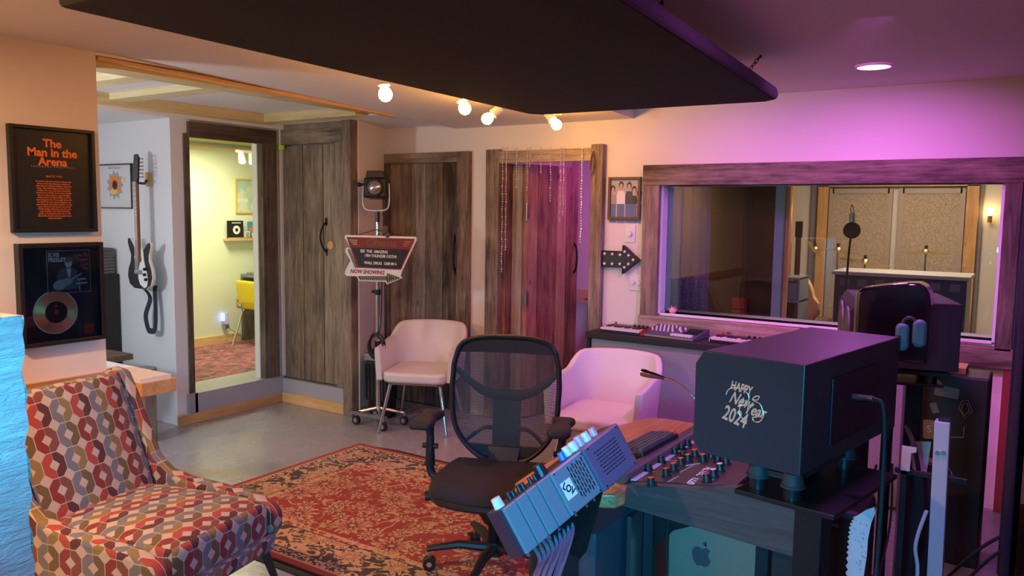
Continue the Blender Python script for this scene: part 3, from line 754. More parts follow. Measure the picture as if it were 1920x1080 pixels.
# framed group photo ------------------------------------------------
YW = 5.1
def bw(x, z, d=0): return frame_mtx((x, YW - d, z), (1, 0, 0), (0, 0, 1))
p = thing('framed_photo', 'brown framed photo of four people with arms around each other above the light switch', 'photo', (-2.42, YW, 1.58))
b = MB(); x0, x1, z0, z1, wd = -2.548, -2.30, 1.575, 1.87, .02
b.box(x0, x1, YW - .02, YW, z0, z0 + wd).box(x0, x1, YW - .02, YW, z1 - wd, z1).box(x0, x0 + wd, YW - .02, YW, z0 + wd, z1 - wd).box(x1 - wd, x1, YW - .02, YW, z0 + wd, z1 - wd)
b.build('frame', plain('brown_frame', (.13, .065, .035), .5), p, bevel=.003)
ph = MB().box(x0 + wd, x1 - wd, YW - .008, YW - .001, z0 + wd, z1 - wd).build('photo', plain('photo_backdrop', (.42, .42, .45), .4), p)
m = bw(-2.424, 1.708, .0083) @ Matrix.Diagonal((1.18, 1.22, 1, 1))
skin = plain('skin_print', (.55, .33, .25), .5)
def person(cx, top, hair, shirt, jeans, wdt, z):
    zz = m @ Matrix.Translation((0, 0, z))
    MB().prism([(cx - wdt, -.02), (cx - wdt, top - .075), (cx - wdt * .7, top - .052), (cx + wdt * .7, top - .052), (cx + wdt, top - .075), (cx + wdt, -.02)], .0003, zz).build('printed_shirt', shirt, ph)
    MB().prism([(cx - wdt * .85, -.125), (cx - wdt * .85, -.02), (cx + wdt * .85, -.02), (cx + wdt * .85, -.125)], .0003, zz).build('printed_jeans', jeans, ph)
    MB().prism(blob(cx, top - .020, .0155, .022), .0004, zz).build('printed_hair', hair, ph)
    MB().prism(blob(cx, top - .027, .0105, .017), .0006, zz).prism([(cx - .006, top - .05), (cx + .006, top - .05), (cx + .006, top - .035), (cx - .006, top - .035)], .0005, zz).build('printed_face', skin, ph)
dk = plain('dark_hair_print', (.03, .02, .015), .5); jn = plain('denim_print', (.12, .17, .30), .6)
person(-.075, .085, dk, plain('patterned_print', (.35, .32, .30), .5), jn, .024, 0)
person(.062, .080, dk, plain('black_shirt_print', (.03, .03, .03), .5), jn, .022, 0)
person(.095, .060, dk, 'white_ink', jn, .012, .0004)
person(-.022, .107, dk, 'white_ink', jn, .027, .0008)
person(.03, .104, dk, plain('charcoal_shirt_print', (.06, .06, .07), .5), jn, .024, .0004)

# arrow marquee
a = thing('arrow_sign', 'black arrow-shaped marquee sign with small round bulbs pointing right', 'arrow sign', (-2.43, YW, 1.2))
poly = [(-.145, -.055), (.02, -.055), (.02, -.10), (.145, 0), (.02, .10), (.02, .055), (-.145, .055)]
MB().prism(poly, .035, bw(-2.43, 1.298, 0)).build('back_panel', 'black', a, bevel=.002)
b = MB(); n = len(poly)
for i in range(n):
    q0 = Vector((*poly[i], 0)); q1 = Vector((*poly[(i + 1) % n], 0)); mm = bw(-2.43, 1.298, .035)
    b.tube([mm @ (q0 + Vector((0, 0, .004))), mm @ (q1 + Vector((0, 0, .004)))], .004, 6)
b.build('raised_rim', 'black', a)
M['frost_bulb'] = plain('frosted_bulb', (.80, .76, .72), .3)
for (x, z) in ((-.12, .035), (-.06, .035), (0, .032), (-.12, -.035), (-.06, -.035), (0, -.032), (.035, .055), (.065, .03), (.10, 0), (.065, -.03), (.035, -.055)):
    MB().sphere(bw(-2.43, 1.298, .04) @ Vector((x, z, 0)), .0105, 12, 8).build('bulb', 'frost_bulb', a, smooth=True)
s_ = thing('dimmer_switch', 'white wall dimmer plate with a round knob below the framed photo', 'switch', (-2.375, YW, 1.42))
MB().box(-2.415, -2.335, YW - .008, YW, 1.418, 1.54).build('plate', 'white', s_, bevel=.003)
MB().cyl((-2.375, YW - .008, 1.478), (-2.375, YW - .026, 1.478), .02, .017, 20).build('knob', 'white', s_, smooth=True)
s_ = thing('wall_outlet', 'white double wall plate with two round knobs below the arrow sign', 'wall plate', (-2.315, YW, 1.08))
MB().box(-2.37, -2.262, YW - .008, YW, 1.083, 1.195).build('plate', 'white', s_, bevel=.003)
for x in (-2.343, -2.293): MB().cyl((x, YW - .008, 1.142), (x, YW - .024, 1.142), .018, .016, 20).build('knob', 'cream_key', s_, smooth=True)

# crystal strands over door 4
M['crystal'] = plain('crystal', (.85, .84, .86), .08, .55)
LABX = {0: 'leftmost long', 1: 'long', 2: 'short'}
strands = [(943, 640, 5.6), (950, 470, 5.03), (969, 352, 5.03), (989, 360, 5.03), (994, 315, 5.03), (1015, 327, 5.03), (1033, 380, 5.03), (1052, 418, 5.03), (1058, 406, 5.03), (1096, 290, 5.03), (1092, 455, 5.03)]
names = ['longest crystal bead strand at the left end over the ajar door', 'second long crystal strand, just right of the longest one', 'short crystal strand hanging over the beige jamb board of the ajar door',
 'crystal strand hanging before the left planks, longer of a close pair', 'shortest crystal strand, right twin of a close pair on the left', 'very short crystal strand hanging alone left of the middle of the ajar door',
 'medium crystal strand hanging alone at the middle of the ajar door', 'left strand of the close long pair right of the middle', 'right strand of the close long pair right of the middle', None, 'long crystal strand at the right end, before the purple wall gap']
for i, ((px, py_, yy), nm) in enumerate(zip(strands, names)):
    if nm is None: continue
    yy = 5.03; top = onY(px, 278, yy); bo = onY(px, py_, yy)
    if i == 0: bo = onY(px, 510, yy)
    b = MB(); z = top.z; k = 0
    b.tube([(top.x, 5.044, top.z + .02), (top.x, yy, top.z), (top.x, yy, bo.z)], .0009, 4)
    while z > bo.z:
        r = .0045 if k % 3 else .0065
        b.sphere((top.x + math.sin(k * .7) * .002, yy, z), r, 7, 5, (1, 1, 1.3)); z -= .019; k += 1
    o = b.build('bead_strand', 'crystal', None, smooth=True)
    tag(o, nm, 'bead strand', 'crystal strands over the ajar door')
# tassel cord on the right post
b = MB(); c = onY(1112, 283, 5.035)
b.tube([(c.x, 5.04, c.z), (c.x - .012, 5.03, c.z - .05), (c.x - .018, 5.03, c.z - .13)], .004, 6, smooth=4).tube([(c.x, 5.04, c.z), (c.x + .012, 5.03, c.z - .06), (c.x + .004, 5.03, c.z - .15), (c.x - .012, 5.03, c.z - .17)], .004, 6, smooth=4).sphere((c.x, 5.035, c.z - .03), .009, 8, 6)
tag(b.build('tassel_cord', plain('striped_cord', (.15, .07, .05), .8), None), 'knotted brown cord hanging on the right post of the ajar door', 'cord')
# ================================================================== YELLOW OFFICE
XF = -7.0
struct('wall_office', MB().box(XF - .1, XF, 3.7, 7.2, .2, 2.45).box(-7.1, -4.0, 7.1, 7.2, .2, 2.45).box(-5.39, -5.30, 4.62, 7.1, .2, 2.45).box(-7.1, -5.39, 3.63, 3.72, .2, 2.45), 'wall_yellow')
struct('ceiling_office', MB().box(XF, -5.3, 3.72, 7.1, 2.32, 2.42), 'wall_yellow')
struct('floor_office', MB().box(XF, -5.3, 3.72, 7.1, .15, .214), 'barndX')
struct('baseboard_office', MB().box(XF, XF + .02, 3.72, 5.40, .22, .31), 'pineY')
b = MB().box(XF + .001, XF + .05, 3.8, 7.05, 2.245, 2.27); struct('trim_14', b, plain('teal_lit_cornice', (.22, .38, .42), .5))  # these three strips paint the coloured lights along the cornice
struct('trim_15', MB().box(XF + .001, XF + .065, 3.8, 7.05, 2.27, 2.32), plain('yellow_lit_cornice', (.75, .62, .25), .5))
struct('trim_16', MB().box(XF + .001, XF + .035, 3.8, 7.05, 2.228, 2.245), plain('orange_lit_cornice', (.80, .42, .15), .5))
def mk_carpet():
    m, nt = newmat('floral_carpet'); t = NT(nt); v = t.coord()
    base = t.ramp(t.noise(v, 9, 6, .7, 1.2), [(.38, (.06, .09, .08)), (.45, (.26, .08, .10)), (.55, (.38, .13, .16)), (.68, (.45, .24, .25))])
    vo = t.n('ShaderNodeTexVoronoi'); t.l(t.coord(scale=(1, 1, .01)), vo.inputs['Vector']); vo.inputs['Scale'].default_value = 7; vo.inputs['Randomness'].default_value = .7
    d = vo.outputs['Distance']
    col = t.mix(t.ramp(d, [(.17, (1, 1, 1)), (.22, (0, 0, 0))]), base, (.06, .10, .09))
    col = t.mix(t.ramp(d, [(.12, (1, 1, 1)), (.15, (0, 0, 0))]), col, (.62, .34, .08))
    t.out(col, .95); return m
tag(MB().box(XF + .02, -5.60, 3.75, 7.0, .214, .224).build('carpet', mk_carpet()), 'pink and orange flowered carpet on the floor of the yellow office', 'carpet')
# chair
ch = thing('yellow_chair', 'yellow vinyl chair with bent steel legs at the desk in the office', 'chair', (-6.62, 5.35, .224))
def fb(u, v):
    a = (u - .5) * 1.5; r = .24
    return Vector((-6.62 + .02 * 0 + math.sin(a) * .26 + .0, 5.18 + (1 - math.cos(a)) * .22 - .02 * v, .70 + .235 * v))
cb = MB().grid(lambda u, v: Vector((-6.80 + .42 * u, 5.17 + .09 * (2 * u - 1) ** 2 - .03 * v, .665 + .235 * v - .02 * (2 * u - 1) ** 2)), 14, 6)
cb.build('backrest', 'yellow_vinyl', ch, solid=.035, smooth=True, bevel=.01)
MB().prism(rrect(.40, .38, .08), .05, Matrix.Translation((-6.59, 5.42, .60))).build('seat', 'yellow_vinyl', ch, bevel=.015, smooth=True)
for sx in (-1, 1):
    x = -6.59 + sx * .17
    MB().tube([(x, 5.19, .70), (x, 5.20, .62), (x, 5.25, .57), (x + sx * .03, 5.15, .224)], .011, 8, smooth=4).build('leg', 'chrome', ch, smooth=True)
    MB().tube([(x, 5.27, .58), (x, 5.55, .57), (x + sx * .03, 5.62, .224)], .011, 8, smooth=4).build('leg', 'chrome', ch, smooth=True)
dk_ = thing('office_desk', 'dark wooden desk side standing by the office wall behind the yellow chair', 'desk', (-6.6, 5.75, .224))
MB().box(XF + .01, XF + .04, 5.42, 6.4, .224, .88).build('side_panel', 'barndZ', dk_)
MB().box(XF + .01, -6.25, 5.42, 6.5, .90, .93).build('desk_top', plain('grey_desktop', (.20, .21, .22), .4), dk_)
MB().box(-6.30, -6.27, 6.3, 6.5, .224, .90).build('leg', 'black', dk_)
tag(MB().prism(rrect(.34, .24, .02), .018, Matrix.Translation((-6.75, 5.55, .931))).build('laptop', plain('laptop_grey', (.25, .26, .28), .35, .5), None, bevel=.003), 'thin closed grey laptop on the office desk', 'laptop')
# map poster, shelf, records
p = thing('framed_map', 'yellow framed pale blue map poster above the office shelf', 'poster', (XF, 5.6, 1.57))
y0, y1, z0, z1 = 5.375, 5.80, 1.565, 1.925
b = MB(); wd = .014
b.box(XF, XF + .02, y0, y1, z0, z0 + wd).box(XF, XF + .02, y0, y1, z1 - wd, z1).box(XF, XF + .02, y0, y0 + wd, z0 + wd, z1 - wd).box(XF, XF + .02, y1 - wd, y1, z0 + wd, z1 - wd)
b.build('frame', plain('gold_frame', (.75, .50, .10), .4), p)
def mk_map():
    m, nt = newmat('map_print'); t = NT(nt); n = t.noise(t.coord(), 9, 4, .6, .5)
    t.out(t.ramp(n, [(.46, (.45, .60, .62)), (.50, (.62, .66, .45)), (.6, (.70, .70, .55))]), .4); return m
MB().box(XF + .001, XF + .01, y0 + .01, y1 - .01, z0 + .01, z1 - .01).build('print', mk_map(), p)
b = MB()
for i, (y, z, r) in enumerate(((5.41, 1.70, .022), (5.46, 1.705, .022), (5.51, 1.70, .025), (5.60, 1.63, .03))): b.cyl((XF + .010, y, z), (XF + .0115, y, z), r, seg=20)
b.build('printed_moons', 'white_ink', p)
sh = thing('wall_shelf', 'narrow pine picture ledge on the office wall', 'shelf', (XF, 5.5, 1.3))
MB().box(XF, XF + .09, 5.22, 5.95, 1.285, 1.305).build('board', 'pineY', sh)
MB().box(XF + .08, XF + .09, 5.22, 5.95, 1.305, 1.318).build('lip', 'pineY', sh)
r_ = thing('record_sleeve', 'dark square record sleeve with white ring on the office ledge', 'record sleeve', (XF + .05, 5.33, 1.305))
MB().box(XF + .045, XF + .055, 5.235, 5.43, 1.306, 1.49).build('sleeve', 'black', r_)
MB().cyl((XF + .055, 5.345, 1.395), (XF + .057, 5.345, 1.395), .045, seg=24).build('ring', 'white_ink', r_)
MB().cyl((XF + .057, 5.345, 1.395), (XF + .0585, 5.345, 1.395), .018, seg=20).build('ring_centre', 'black', r_)
MB().box(XF + .055, XF + .0562, 5.29, 5.40, 1.463, 1.472).build('title_bar', 'white_ink', r_)
r_ = thing('picture_card', 'small blue and orange picture leaning on the office ledge', 'picture', (XF + .04, 5.60, 1.305))
MB().box(XF + .03, XF + .038, 5.50, 5.70, 1.306, 1.48).build('card', plain('blue_card', (.10, .28, .50), .5), r_)
MB().box(XF + .038, XF + .040, 5.52, 5.66, 1.37, 1.42).build('orange_patch', 'orange_ink', r_)
r_ = thing('snapshot', 'tiny framed white snapshot in front of the blue picture on the ledge', 'picture', (XF + .06, 5.47, 1.305))
MB().box(XF + .06, XF + .068, 5.44, 5.50, 1.306, 1.38).build('frame', 'white', r_); MB().box(XF + .068, XF + .070, 5.45, 5.49, 1.318, 1.368).build('photo', 'grey_ink', r_)
r_ = thing('cup', 'small pale cup on the office ledge', 'cup', (XF + .06, 5.56, 1.305))
MB().lathe([(.018, 1.306), (.024, 1.36), (.021, 1.36), (.016, 1.312)], Matrix.Translation((XF + .06, 5.56, 0)), 16).build('body', 'white', r_, smooth=True)
# ceiling spotlights in office
t2 = thing('office_spotlight', 'white twin spotlight bar on the office ceiling', 'spotlight', (-6.5, 5.2, 2.3))
A_, B_ = onX(447, 285, -6.55), onX(486, 285, -6.55)
MB().box(-6.57, -6.53, A_.y - .02, B_.y + .15, 2.16, 2.185).cyl((-6.55, 5.6, 2.18), (-6.55, 5.6, 2.32), .012, seg=8).build('bar', 'white', t2)
for px in (452, 471):
    c = onX(px, 292, -6.55); h = MB().cyl((c.x, c.y, 2.165), (c.x + .03, c.y - .01, 2.065), .028, .036, 18).build('spot_head', 'white', t2, smooth=True)
    MB().cyl((c.x + .031, c.y - .0105, 2.062), (c.x + .032, c.y - .011, 2.058), .03, seg=18).build('lens', emis('office_lens', (1, .95, .75), 4), h)
# night light
n_ = thing('night_light', 'white plug-in night light with blue glow and cord on the office wall', 'night light', (XF, 5.2, .45))
c = onX(421, 597, XF)
MB().box(XF, XF + .008, c.y - .04, c.y + .04, c.z - .06, c.z + .06).build('wall_plate', 'white', n_, bevel=.003)
MB().box(XF + .008, XF + .04, c.y - .05, c.y - .025, c.z - .02, c.z + .06).build('glow', emis('blue_glow', (.15, .2, 1), 5), n_)
MB().box(XF + .008, XF + .05, c.y - .03, c.y + .02, c.z - .10, c.z - .065).tube([(XF + .03, c.y, c.z - .09), (XF + .04, c.y + .08, c.z - .14), (XF + .03, c.y + .20, c.z - .22)], .003, 6, smooth=5).build('plug', 'steel', n_)
# ================================================================== LIVE ROOM BEHIND THE GLASS
YL = 8.8
struct('wall_live_back', MB().box(-3.6, .9, YL, YL + .1, 0, 2.6), 'wall_live'); struct('wall_live_left', MB().box(-3.7, -3.6, 5.3, YL, 0, 2.6), 'wall_live'); struct('wall_live_right', MB().box(.8, .9, 5.3, YL, 0, 2.6), 'wall_live')
struct('ceiling_live_room', MB().box(-3.7, .9, 5.4, YL, 2.5, 2.6), 'ceiling')
# panels on back wall
def at(px, py, y=YL): return onY(px, py, y)
xs0 = at(1562, 400).x; xs1 = at(1680, 400).x; xs2 = at(1803, 400).x
for i, (a_, b_) in enumerate(((xs0, xs1 - .06), (xs1 + .06, xs2))):
    p = thing('panel_door', ('left' if i == 0 else 'right') + ' speckled panel door seen through the studio window', 'panel', ((a_ + b_) / 2, YL, 0), group='speckled panels in the live room')
    MB().box(a_, b_, YL - .06, YL - .02, .02, 1.86).build('panel', 'speckle', p)
    MB().box(a_ - .03, a_ + .015, YL - .07, YL - .012, 0, 1.9).box(b_ - .015, b_ + .03, YL - .07, YL - .012, 0, 1.9).box(a_, b_, YL - .07, YL - .012, 1.85, 1.9).build('edge_trim', plain('pale_trim', (.42, .35, .28), .5), p)
struct('trim_17', MB().box(xs0 - .14, xs0 - .04, YL - .08, YL, 0, 1.99).box(xs2 + .04, xs2 + .14, YL - .08, YL, 0, 1.99).box(xs0 - .14, xs2 + .14, YL - .08, YL, 1.92, 1.99), 'pineZ')
MBs = MB()
for px in (1528, 1836): 
    x = at(px, 400).x; MBs.box(x - .03, x + .03, YL - .04, YL, 0, 2.5)
struct('trim_18', MBs, plain('grey_batten', (.22, .21, .22), .6))
# teal glazing post and added dark wall that stands in for a reflection in the glass
A0 = onY(1466, 345, 5.75); A1 = onY(1466, 590, 5.75)
struct('trim_19', MB().box(A0.x - .03, A0.x + .03, 5.72, 5.78, 0, 2.5), plain('teal_post', (.28, .45, .50), .5))
struct('trim_20', MB().box(A0.x + .035, A0.x + .06, 5.76, 5.80, 0, 2.5), 'pineZ')
bx0 = onY(1285, 400, 6.4).x; bx1 = onY(1462, 400, 5.8).x
struct('wall_dark_reflection', MB().box(-2.6, bx1 - .03, 5.80, 5.86, 0, 2.5), grain('dark_reflection_brown', 'Z', (.010, .004, .003), (.030, .011, .008), (.055, .020, .013), rough=.4, bump=.1, knots=False))
curtain('window_curtain', 'purple_curtain', -2.13, 5.45, -1.98, 5.60, .5, 2.3, 3.5, .02, 'violet curtain gathered behind the left end of the studio window', 'curtain')
c = onY(1399, 560, 5.75)
o = MB().box(c.x - .09, c.x + .0, 5.70, 5.79, .80, 1.02).build('red_box', plain('dim_red_box', (.30, .02, .015), .5), None, bevel=.004); tag(o, 'dim red box low behind the dark part of the studio window', 'box')
MB().box(c.x - .09, c.x, 5.695, 5.70, .935, .945).build('lid_line', 'black', o)
tag(MB().box(c.x - .10, c.x + .01, 5.69, 5.795, 0, .80).build('plinth', 'black_matte', None), 'black plinth under the dim red box', 'plinth')
# wall lamps
M['sconce'] = emis('lit_sconce', (1.0, .62, .22), 30)
for px, py_, lab in ((1857, 397, 'glowing wall lamp at the right end of the live room'), (1474, 395, 'glowing wall lamp beside the teal post in the live room')):
    yy = YL if px > 1800 else 8.0
    c = onY(px, py_, yy - .08); s_ = thing('wall_lamp', lab, 'wall lamp', (c.x, yy, c.z))
    MB().sphere(c, .035 if px > 1800 else .022, 14, 10).build('bulb', 'sconce', s_, smooth=True)
    MB().cyl(c - Vector((0, 0, .04)), c - Vector((0, 0, .10)), .02, seg=12).cyl(c - Vector((0, 0, .09)), c + Vector((0, .08, -.09)), .01, seg=8).build('holder', 'brass', s_)
    if px < 1800: MB().box(c.x - .04, c.x + .04, 8.0, 8.04, 0, 2.4).build('back_post', 'pineZ', s_)
# piano / console block
p = thing('upright_piano', 'long blue-black keyboard cabinet with pale lid in the live room', 'piano', (-.9, 7.2, 0))
c0 = onY(1575, 505, 7.2); c1 = onY(1818, 515, 7.2)
MB().box(c0.x, c1.x, 7.0, 7.5, .05, c0.z - .03).build('body', plain('blue_black_cabinet', (.030, .045, .085), .35), p, bevel=.005)
MB().box(c0.x - .02, c1.x + .02, 6.97, 7.52, c0.z - .03, c0.z).build('lid', plain('pale_lid', (.40, .42, .42), .4), p, bevel=.004)
b = MB()
for i in range(7): x = c0.x + .08 + i * (c1.x - c0.x - .16) / 6; b.box(x - .035, x + .035, 6.992, 7.0, c0.z - .12, c0.z - .06)
b.build('fascia_blocks', plain('slate_blocks', (.10, .15, .20), .4), p)
MB().box(c0.x + .05, c1.x - .05, 6.95, 7.0, c0.z - .30, c0.z - .20).build('key_slip', plain('slate_slip', (.08, .12, .17), .4), p)
# mic on boom
m_ = thing('microphone_stand', 'boom stand with hanging microphone and round pop filter behind the glass', 'microphone stand', (-1.0, 6.2, 0))
ym = 6.2
top = onY(1600, 405, ym); bt = onY(1586, 540, ym)
MB().cyl((bt.x, ym, 0.02), (bt.x, ym, bt.z), .012, seg=10).tube([(bt.x, ym, bt.z), onY(1592, 470, ym), top], .008, 8).build('pole', 'black_metal', m_)
MB().cyl((bt.x, ym, 0), (bt.x, ym, .02), .14, seg=28).build('base', 'black_metal', m_)
MB().tube([top, top + Vector((-.02, 0, .04)), onY(1596, 388, ym), onY(1598, 384, ym) , onY(1601, 396, ym), top], .003, 6, smooth=4).build('cable', 'rubber', m_)
MB().cyl(onY(1598, 400, ym), onY(1598, 424, ym), .022, seg=14).cyl(onY(1598, 424, ym), onY(1597, 436, ym), .017, seg=14).build('microphone', 'steel', m_, smooth=True)
cf = onY(1597, 432, ym - .08)
MB().cyl(cf, cf + Vector((0, .008, 0)), .055, seg=28).tube([cf + Vector((math.cos(a) * .056, .004, math.sin(a) * .056)) for a in [2 * PI * i / 24 for i in range(24)]], .004, 6, closed=True).build('pop_filter', 'black_matte', m_)
# cymbals
def cymbal(px, py_, y, r, tilt, lab):
    c = onY(px, py_, y); o = thing('cymbal_stand', lab, 'cymbal', (c.x, y, 0), group='cymbals in the live room')
    m = Matrix.Translation(c) @ Matrix.Rotation(tilt, 4, 'Y')
    MB().lathe([(r, 0), (r * .5, .010), (.035, .016), (.025, .03), (.001, .034)], m, 36).build('cymbal', 'brass', o, smooth=True, solid=.0015)
    MB().cyl((c.x, y, .25), (c.x, y, c.z + .06), .009, seg=8).build('pole', 'steel', o)
    MB().cyl((c.x, y, c.z + .035), (c.x, y, c.z + .065), .014, seg=10).build('wing_nut', 'black', o)
    for k in range(3):
        a = 2 * PI * k / 3 + .4; MB().tube([(c.x, y, .32), (c.x + .22 * math.cos(a), y + .22 * math.sin(a), .01)], .008, 6).build('leg', 'steel', o)
cymbal(1736, 474, 7.9, .20, .0, 'flat crash cymbal on a stand above the long keyboard cabinet')
cymbal(1571, 470, 7.6, .17, .05, 'small cymbal left of the microphone')
cymbal(1622, 492, 7.7, .22, .15, 'tilted dark cymbal right of the microphone pole')
cymbal(1528, 468, 7.8, .10, .9, 'steeply tilted small cymbal at the left of the drum stands')
# acoustic guitar
c = onY(1497, 565, 7.4)
o = thing('acoustic_guitar', 'natural wood acoustic guitar standing by the amplifier in the live room', 'guitar', (c.x, 7.4, 0))
gm2 = frame_mtx((c.x, 7.4, c.z - .22), (1, 0, 0), (0, 0, 1))
ol = [(.19 * math.sin(a) * (1 if a < 0 else 1) * (1.0 if math.cos(a) < .1 else .78 + .0 * a), .22 - .24 * math.cos(a) * -1 if False else .22 + .25 * math.cos(a)) for a in [2 * PI * i / 28 for i in range(28)]]
MB().prism(ol, .09, gm2).build('body', 'pineZ', o, bevel=.006)
MB().cyl(gm2 @ Vector((0, .27, .09)), gm2 @ Vector((0, .27, .093)), .05, seg=24).build('sound_hole', 'black', o)
MB().box(c.x - .022, c.x + .022, 7.29, 7.31, c.z + .1, c.z + .58).build('neck', plain('dark_neck', (.08, .04, .02), .5), o)
MB().box(c.x - .03, c.x + .03, 7.29, 7.31, c.z + .58, c.z + .72).build('headstock', 'black', o)
MB().box(c.x - .12, c.x + .12, 7.25, 7.5, 0, c.z - .22).build('stand', 'black_matte', o)
# amp stack
c = onY(1480, 540, 6.9)
o = thing('equipment_shelf', 'grey shelf unit with amplifier gear behind the teal post', 'shelf', (c.x, 6.9, 0))
MB().box(c.x - .10, c.x + .12, 6.7, 7.0, .02, c.z - .10).build('amp', 'black_matte', o)
for z in (c.z - .10, c.z + .09): MB().box(c.x - .11, c.x + .13, 6.68, 7.02, z, z + .015).build('board', 'grey_metal', o)
MB().box(c.x - .09, c.x + .11, 6.71, 6.98, c.z - .085, c.z + .06).build('mixer', 'grey_metal', o)
MB().box(c.x + .115, c.x + .13, 6.7, 7.0, .0, c.z + .10).build('side', 'grey_metal', o)
c2 = onY(1474, 477, 6.9)
tag(MB().box(c2.x - .06, c2.x + .03, 6.8, 6.95, c.z + .106, c2.z + .1).build('red_case', plain('brick_red_case', (.30, .06, .03), .6), None, bevel=.004), 'brick red box on top of the shelf behind the teal post', 'box')
# window sill figures
c = onY(1262, 577, 5.17 - .05)
b = MB(); b.lathe([(.018, 0), (.026, .012), (.02, .03), (.006, .04)], Matrix.Translation((c.x, 5.115, .946)), 12)
for k in range(6): a = k * 1.05; b.cyl((c.x, 5.115, .955), (c.x + .035 * math.cos(a), 5.115 + .02 * math.sin(a), .975 + .01 * (k % 3)), .008, .002, 8)
tag(b.build('pink_flower', plain('pink_petals', (.75, .35, .38), .6), None, smooth=True), 'small pink flower ornament in the left corner of the window sill', 'ornament')
b = MB().sphere((onY(1241, 579, 5.1).x + .012, 5.11, .955), .012, 12, 8)
tag(b.build('glass_bead', 'chrome', None, smooth=True), 'tiny shiny ball in the left corner of the window sill', 'bead')
# soft toy on live room floor
c = onY(1536, 575, 7.6)
o = thing('soft_toy', 'small blue and red soft toy with black ears in the live room', 'soft toy', (c.x, 7.6, 0))
zz = c.z
MB().box(c.x - .10, c.x + .12, 7.42, 7.60, 0, zz - .09).build('cushion', plain('tan_cushion', (.50, .33, .15), .8), o, bevel=.02)
MB().sphere((c.x - .04, 7.5, zz - .04), .07, 14, 10, (1, 1, .8)).build('body', plain('blue_plush', (.08, .14, .22), .9), o, smooth=True)
MB().sphere((c.x - .02, 7.46, zz + .015), .045, 14, 10).build('head', plain('red_plush', (.50, .07, .06), .9), o, smooth=True)
MB().sphere((c.x - .06, 7.46, zz + .055), .02, 10, 8).sphere((c.x + .02, 7.46, zz + .06), .016, 10, 8).build('ear', 'black', o, smooth=True)
# ================================================================== MAIN ROOM OBJECTS
def onP(px, py, p0, n):
    r = ray(px, py); o = Vector((0, 0, CAM_H)); n = Vector(n)
    t = (Vector(p0) - o).dot(n) / r.dot(n); return o + r * t

